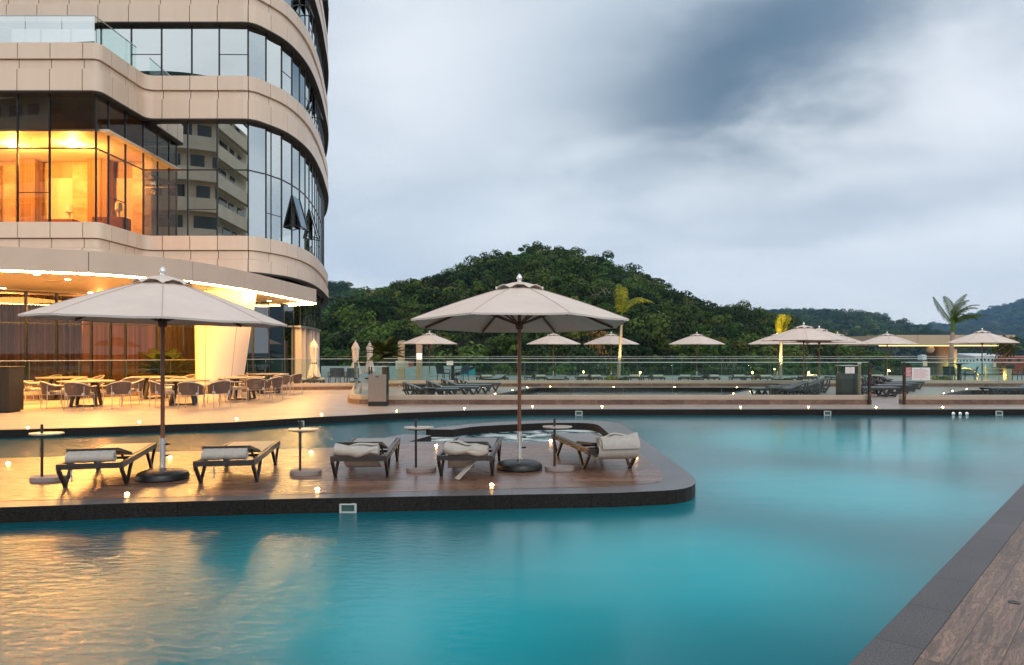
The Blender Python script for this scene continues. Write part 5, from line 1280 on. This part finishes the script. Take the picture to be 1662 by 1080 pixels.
def mesh_np(name, parts):
    """parts: list of (V, F, material)"""
    me = bpy.data.meshes.new(name); V = np.concatenate([p[0] for p in parts]); o = 0; F = []; mi = []
    for j, (v, f, m) in enumerate(parts):
        F += [tuple(int(x)+o for x in r) for r in f]; mi += [j]*len(f); o += len(v); me.materials.append(m)
    me.from_pydata([tuple(map(float, p)) for p in V], [], F); me.polygons.foreach_set('material_index', mi); me.update(); return me
def shrub(label, base, R, m, seed, n=260, size=.11, flat=1.0):
    t = thing('shrub', label, 'shrub', base)
    V, Fc = leafball(n, R, size, seed, flat); V[:,2] -= V[:,2].min()-.05
    o = bpy.data.objects.new('foliage', mesh_np('foliage', [(V, Fc, m)])); COL.objects.link(o); o.parent = t
    mb = MB()
    for k in range(5): a = k*1.26; mb.tube([(0,0,0),(.4*R*math.cos(a),.4*R*math.sin(a),R*.7)], [.015,.006], 5)
    mb.build('stem', M['bark'], t); return t
shrub('yellow flowering bush in the planter at the slim palm foot', (xat(993,34.7),34.7,.05), .34, M['frondy'], 1)
shrub('dark green bush beside the yellow flowers at the slim palm foot', (xat(1012,34.8),34.8,.05), .40, M['shrub'], 2, flat=.7)
shrub('dark low bush right of the narrow yellow palm foot', (xat(1281,34.8),34.8,.05), .42, M['shrub'], 3, flat=.6)
shrub('low bush with yellow light on its leaves left of the tall palm', (xat(1518,34.8),34.8,.0), .36, M['frondy'], 4, flat=.55)  # the yellow light on this bush is put into its leaf colour
shrub('dark green bush at the foot of the tall palm', (xat(1533,34.9),34.9,.05), .42, M['shrub'], 5, flat=.6)
shrub('orange flowering bush rising behind the second far parasol', (xat(968,47.8),47.8,1.2), .9, mat('orange_leaf', (.28,.13,.02), .7, var=.4, scale=4), 6, size=.16)
shrub('low yellow plants at the foot of the cycad behind the dining tables', (xat(222,27.2),27.2,.0), .5, M['frondy'], 7, flat=.7)
# ------------------------------------------------------------------ hills
def lerp_profile(P):
    xs = np.array([(p[0]-CX)/F for p in P]); ys = np.array([(HOR-p[1])/F for p in P]); return lambda u: np.interp(u, xs, ys)
def vnoise(x, y, s, seed):
    r = np.random.default_rng(seed); out = np.zeros_like(x)
    for o in range(4):
        k = s*(2**o); ph = r.uniform(0, 6.28, 4); a = r.uniform(0, 3.14)
        out += (np.sin(x*k*math.cos(a)+y*k*math.sin(a)+ph[0])+np.sin(-x*k*math.sin(a)*1.3+y*k*math.cos(a)*1.3+ph[1]))*.5/(2**o)
    return out
class Hill:
    def __init__(s, prof, Yf, zf, Yr, dh, u0, u1, Yb, wob=2.0, seed=0, pw=1.0):
        s.p, s.Yf, s.zf, s.Yr, s.dh, s.u0, s.u1, s.Yb, s.wob, s.seed, s.pw = lerp_profile(prof), Yf, zf, Yr, dh, u0, u1, Yb, wob, seed, pw
    def z(s, u, Y):
        u = np.asarray(u, float); Y = np.asarray(Y, float)
        zr = CH+s.p(u)*s.Yr-s.dh; t = np.clip((Y-s.Yf)/(s.Yr-s.Yf), 0, None)
        up = s.zf+(zr-s.zf)*np.sin(np.clip(t, 0, 1)*math.pi/2)**s.pw
        dn = zr-(np.clip(Y-s.Yr, 0, None)/(s.Yb-s.Yr))**1.4*(zr-s.zf)
        return np.where(t <= 1, up, dn)+vnoise(u*Y, Y, .035*430/s.Yr, s.seed)*s.wob*np.clip(t*3, 0, 1)*np.clip((1.25-t)*2, .3, 1)
    def mesh(s, name, m, nu=90, ny=44):
        U = np.linspace(s.u0, s.u1, nu); Yv = np.concatenate([np.linspace(s.Yf, s.Yr, ny*2//3), np.linspace(s.Yr, s.Yb, ny//3+1)[1:]])
        uu, yy = np.meshgrid(U, Yv); zz_ = s.z(uu, yy); V = np.stack([uu*yy, yy, zz_], -1).reshape(-1,3); n = len(U)
        Fc = [(i*n+j, i*n+j+1, (i+1)*n+j+1, (i+1)*n+j) for i in range(len(Yv)-1) for j in range(n-1)]
        me = bpy.data.meshes.new(name); me.from_pydata([tuple(map(float, p)) for p in V], [], Fc); me.polygons.foreach_set('use_smooth', [True]*len(Fc)); me.materials.append(m)
        o = bpy.data.objects.new(name, me); COL.objects.link(o); return struct(o)
near_p = [(100,500),(400,500),(520,486),(545,476),(575,461),(600,453),(640,444),(700,433),(760,417),(800,406),(860,396),(900,400),(930,403),(990,419),(1050,432),(1080,449),(1130,464),(1200,473),(1260,492),(1300,508),(1350,525),(1400,543),(1450,562),(1500,572),(1600,585),(1900,600)]
mid_p = [(1000,520),(1200,506),(1285,504),(1340,505.5),(1370,509),(1412,510),(1450,523),(1500,531),(1540,541),(1600,548),(1750,560),(2000,570)]
far_p = [(1250,545),(1400,536),(1480,532),(1500,528),(1520,527),(1535,531),(1563,518),(1600,507),(1629,503),(1645,497),(1662,491),(1720,470),(1800,455),(2000,440)]
left_p = [(300,440),(450,445),(520,452),(545,457),(580,466),(610,480),(700,520)]
H1 = Hill(near_p, 110, -16, 430, 21, -.62, .95, 700, 3.0, 1)
H2 = Hill(mid_p, 1000, -16, 2200, 34, .12, 1.0, 3000, 11.0, 2)
H3 = Hill(far_p, 2800, -16, 5200, 62, .33, 1.0, 6600, 26.0, 3)
H4 = Hill(left_p, 700, -16, 1100, 32, -.5, -.08, 1600, 6.0, 4)
for H, nm in ((H1,'forest_hill'),(H2,'middle_hill'),(H3,'far_hill'),(H4,'left_far_hill')): H.mesh(nm, M['hill'])
# ------------------------------------------------------------------ tree kinds
def tree_parts(seed, m, R=3.8, h=7.5, n=620, size=.75, conifer=False):
    g = random.Random(seed)
    if conifer:
        q = np.random.default_rng(seed); k = q.uniform(0, 1, n)**.8; a = q.uniform(0, 6.283, n); rr = R*.62*(1-k)*q.uniform(.55,1.05,n)*(1+.25*np.sin(k*38))
        c = np.stack([rr*np.cos(a), rr*np.sin(a), 1.5+k*h*1.15], 1); nr = np.stack([np.cos(a)*.6, np.sin(a)*.6, np.full(n,.8)], 1)+q.normal(size=(n,3))*.4
        nr /= np.linalg.norm(nr, axis=1)[:,None]; aa = np.cross(nr, q.normal(size=(n,3))); aa /= np.linalg.norm(aa, axis=1)[:,None]; bb = np.cross(nr, aa); s = (size*q.uniform(.6,1.2,n))[:,None]
        V = np.stack([c-aa*s*.5, c+bb*s*.35, c+aa*s*.5, c-bb*s*.35], 1).reshape(-1,3); Fc = np.arange(n*4).reshape(-1,4)
    else:
        V, Fc = leafball(n, R, size, seed, g.uniform(.75,1.15), g.choice((4,5,6))); V[:,2] += h-R*.5
    tr = MB(); tr.tube([(0,0,-2),(.1,0,h*.45),(.2,.1,h*.85)], [.28,.2,.08], 6)
    for k in range(5):
        a = k*1.3+seed; tr.tube([(.1,0,h*(.4+.07*k)),(R*.5*math.cos(a),R*.5*math.sin(a),h*.85)], [.12,.03], 5)
    return (V, Fc, m), (np.array(tr.v), tr.f, M['bark'])
bare = mat('pale_branch', (.30,.25,.19), .9, var=.2)
def bare_parts(seed, R=3.4, h=8):
    g = random.Random(seed); tr = MB(); tr.tube([(0,0,-2),(0,0,h*.5)], [.25,.16], 6)
    for k in range(26):
        a = g.uniform(0, 6.28); z0 = h*g.uniform(.35,.7); p0 = Vector((0,0,min(z0,h*.5))); p1 = Vector((R*.55*math.cos(a),R*.55*math.sin(a),z0+h*.22)); p2_ = p1+Vector((g.uniform(-1,1)*R*.5,g.uniform(-1,1)*R*.5,h*.2)); tr.tube([p0,p1,p2_], [.11,.07,.03], 4)
    V, Fc = leafball(170, R*.95, .5, seed); V[:,2] += h-R*.4
    return (V, Fc, M['leaf2']), (np.array(tr.v), tr.f, bare)
KIND = []
specs = [(21,M['leaf'],4.2,8.0),(22,M['leaf3'],3.6,8.0),(23,M['leaf3'],4.8,8.5),(24,M['leaf'],5.2,9.5),(25,M['leaf2'],3.4,7.0),(26,M['leaf'],4.0,7.0),(11,M['leaf'],3.8,7.5),(12,M['leaf'],4.6,8.5),(13,M['leaf2'],3.6,7.0),(14,M['leaf3'],4.2,8.5),(15,M['leaf3'],3.4,7.5),(16,M['leaf2'],4.4,7.5),(17,M['leaf'],3.2,9.0),(18,M['leaf3'],5.0,9.0)]
proto = bpy.data.collections.new('forest_kinds')
for sd_, m, R, h in specs:
    o = bpy.data.objects.new('forest_tree_kind', mesh_np('forest_tree_kind', list(tree_parts(sd_, m, R, h)))); proto.objects.link(o)
o = bpy.data.objects.new('forest_tree_kind', mesh_np('forest_tree_kind', list(bare_parts(31)))); proto.objects.link(o)
def forest(name, label, pts, smin, smax, seed):
    me = bpy.data.meshes.new(name); me.from_pydata([tuple(map(float, p)) for p in pts], [], []); o = bpy.data.objects.new(name, me); COL.objects.link(o)
    ng = bpy.data.node_groups.new(name+'_nodes', 'GeometryNodeTree'); ng.interface.new_socket('Geometry', in_out='INPUT', socket_type='NodeSocketGeometry'); ng.interface.new_socket('Geometry', in_out='OUTPUT', socket_type='NodeSocketGeometry')
    N = ng.nodes; Lk = ng.links; gi = N.new('NodeGroupInput'); go = N.new('NodeGroupOutput')
    ci_ = N.new('GeometryNodeCollectionInfo'); ci_.inputs['Collection'].default_value = proto; ci_.inputs['Separate Children'].default_value = True; ci_.inputs['Reset Children'].default_value = True
    ip = N.new('GeometryNodeInstanceOnPoints'); ip.inputs['Pick Instance'].default_value = True
    rs = N.new('FunctionNodeRandomValue'); rs.data_type = 'FLOAT'; rs.inputs['Seed'].default_value = seed
    fl = [s for s in rs.inputs if s.type == 'VALUE']; fl[0].default_value = smin; fl[1].default_value = smax
    rr = N.new('FunctionNodeRandomValue'); rr.data_type = 'FLOAT'; rr.inputs['Seed'].default_value = seed+1; fl = [s for s in rr.inputs if s.type == 'VALUE']; fl[0].default_value = 0; fl[1].default_value = 6.283
    cx_ = N.new('ShaderNodeCombineXYZ'); fo = [s for s in rr.outputs if s.type == 'VALUE'][0]; Lk.new(fo, cx_.inputs[2])
    Lk.new(gi.outputs[0], ip.inputs['Points']); Lk.new(ci_.outputs[0], ip.inputs['Instance']); Lk.new([s for s in rs.outputs if s.type == 'VALUE'][0], ip.inputs['Scale']); Lk.new(cx_.outputs[0], ip.inputs['Rotation']); Lk.new(ip.outputs[0], go.inputs[0])
    md = o.modifiers.new('trees', 'NODES'); md.node_group = ng; stuff(o); o['label'] = label; o['category'] = 'forest'; return o
def scatter(H, Y0, Y1_, u0, u1, step, seed):
    g = np.random.default_rng(seed); out = []; Y = Y0
    while Y < Y1_:
        n = int((u1-u0)*Y/step); u = u0+(np.arange(n)+g.uniform(-.4,.4,n))*(u1-u0)/max(n,1); yy = Y+g.uniform(-.45,.45,n)*step
        out.append(np.stack([u*yy, yy, H.z(u, yy)-.8], 1)); Y += step
    return np.concatenate(out)
pts = scatter(H1, 114, 462, -.36, .62, 6.0, 5)
forest('forest', 'dense dark green forest covering the near hill behind the terraces', pts, .5, 1.3, 3)
forest('forest', 'bluish green forest on the middle hill right of the near hill', scatter(H2, 1030, 2260, .22, .75, 19, 6), 1.8, 3.2, 4)
forest('forest', 'blue hazy forest on the high far hill at the right edge', scatter(H3, 2850, 5300, .40, .82, 38, 7), 3.6, 6.2, 5)
forest('forest', 'bluish forest on the small hill just right of the hotel tower', scatter(H4, 720, 1130, -.30, -.15, 13, 8), 1.5, 2.6, 6)
# single trees one can tell apart
def single(name, label, px, Y, H, parts, s=1.0, cat='tree', group='single trees along the hill crest', z=None):
    x = xat(px, Y); t = thing(name, label, cat, (x, Y, float(H.z(px_u(px), Y)) if z is None else z), random.uniform(0,6), group); t.scale = (s,s,s)
    for nm, p in zip(('crown','trunk'), parts):
        o = bpy.data.objects.new(nm, parts_mesh(nm, p)); COL.objects.link(o); o.parent = t
    return t
def px_u(px): return (px-CX)/F
_pm = {}
def parts_mesh(nm, p):
    if id(p) not in _pm: _pm[id(p)] = mesh_np(nm, [p])
    return _pm[id(p)]
con = tree_parts(51, M['leaf3'], 5.0, 9.0, 1500, .7, True)
rt = [tree_parts(60+i, (M['leaf'],M['leaf3'],M['leaf2'])[i % 3], 3.6+.4*i, 8+.4*i, 1100, .6) for i in range(5)]
single('conifer_tree', 'dark pointed conifer at the left foot of the near hill by the hotel', 557, 330, H1, con, 1.15, group=None)
single('conifer_tree', 'second, smaller dark conifer right of the pointed one on the left ridge', 587, 400, H1, con, .7, group=None)
for i, (px, s, lab) in enumerate(((700,1.25,'round tree standing out on the left slope of the hill crest'),(868,1.0,'small tuft shaped tree on the very top of the hill'),(925,1.05,'broad tree just right of the hill top'),(1000,1.25,'large dark tree on the right shoulder of the hill crest'),(1022,.9,'second dark tree on the right shoulder, lower'),(1083,.95,'tree at the step in the right slope of the crest'),(1155,.75,'small tree on the lower right crest'),(1172,.7,'twin small tree next to it on the lower right crest'),(1205,.85,'flat topped tree before the crest drops to the right'),(810,.9,'dark tree left of the hill top above the middle parasol'))):
    single('forest_tree', lab, px, 428, H1, rt[i % 5], s)
euc = tree_parts(77, M['leaf3'], 2.2, 12, 420, .9)
for i, px in enumerate((1402,1408,1413,1418,1424,1430,1436,1442,1447)):
    single('eucalyptus_tree', 'thin tall tree on the ridge of the middle hill', px, 2190, H2, euc, random.uniform(1.4,2.1), group='thin trees on the middle hill ridge')
# town in the valley and houses on the hills
def house(label, px0, px1, py0, py1, Y, wall, roof, d=8, n=3, gable=True, cat='house', name='house', H=None):
    a = atY(px0, py1, Y); b = atY(px1, py0, Y); w = b.x-a.x; h = b.z-a.z; t = thing(name, label, cat, ((a.x+b.x)/2, Y, a.z if H is None else float(H.z(px_u((px0+px1)/2), Y))+7))
    MB().box((0,d/2,h*.35-h*.6), (w,d,h*.7+h*1.2)).build('wall', wall, t)
    o = w*.03
    if gable: MB().add([(-w/2-o,-o,h*.7),(w/2+o,-o,h*.7),(w/2+o,d+o,h*.7),(-w/2-o,d+o,h*.7),(-w/2-o,d/2,h),(w/2+o,d/2,h)], [(0,1,5,4),(2,3,4,5),(0,4,3),(1,2,5),(3,2,1,0)]).build('roof', roof, t)
    else: MB().box((0,d/2,h*.72), (w+2*o,d+2*o,h*.06)).build('roof', roof, t)
    for k in range(n): MB().box((-w/2+w*(k+.5)/n,-.02,h*.35), (w/n*.4,.06,h*.28)).build('window', M['winglass'], t)
    return t
house('white house with red roof high on the middle hill', 1403,1416,519.5,525.5, 1700, M['whitewall'], M['roofm'], 10, H=None)
house('pale house in the saddle between the middle and far hill', 1514,1524,530,534.5, 2190, M['whitewall'], M['roofm'], 8, H=H2)
house('long white warehouse with pale metal roof in the valley', 1583,1632,574,589, 190, M['whitewall'], M['greyroof'], 16, 8, cat='warehouse', name='warehouse')
house('low white row building left of the white warehouse', 1551,1583,580.5,589, 185, M['whitewall'], M['greyroof'], 8, 6, False, 'building', 'row_building')
house('red walled building at the right edge behind the bare tree', 1632,1690,573,592, 186, M['redwall'], M['redwall'], 2.5, 4, False, 'building', 'red_building')
house('small white house among trees left of the pavilion column', 1497,1504,576,580, 430, M['whitewall'], M['greyroof'], 5, 2)
# reddish bare tree at the right edge
t = thing('garden_tree', 'bare branched tree with small olive leaves at the right edge of the terrace', 'tree', (xat(1630,44.5),44.5,0)); mb = MB(); g = random.Random(9)
tips = []
for k in range(7):
    a = g.uniform(0,6.28); p0 = Vector((0,0,.2)); p1 = Vector((.55*math.cos(a),.4*math.sin(a),1.0)); p2_ = p1+Vector((g.uniform(-.5,.8),g.uniform(-.4,.4),.6)); p3_ = p2_+Vector((g.uniform(-.5,.7),g.uniform(-.3,.3),.5)); mb.tube([p0,p1,p2_,p3_], [.07,.05,.03,.012], 6); tips += [p2_,p3_,p2_.lerp(p3_,.5)]
mb.build('trunk', mat('red_bark', (.22,.085,.05), .8, var=.3), t, smooth=50)
gq = np.random.default_rng(3); Vs = []
for p in tips:
    V, Fc = leafball(70, .45, .10, int(abs(p.x*1000))+5); Vs.append(V+np.array(p))
V = np.concatenate(Vs); o = bpy.data.objects.new('crown', mesh_np('crown', [(V, np.arange(len(V)).reshape(-1,4), M['cyc'])])); COL.objects.link(o); o.parent = t
# ------------------------------------------------------------------ evening air
hm, nt, b, out = newmat('evening_air'); nt.nodes.remove(b)
pvn = node(nt, 'ShaderNodeVolumePrincipled'); pvn.inputs['Color'].default_value = (.34,.62,1,1); pvn.inputs['Density'].default_value = .00008; pvn.inputs['Anisotropy'].default_value = 0.0
nt.links.new(pvn.outputs[0], out.inputs['Volume'])
stuff(MB().box((200,3600,390), (10000,8000,814)).build('haze', hm))
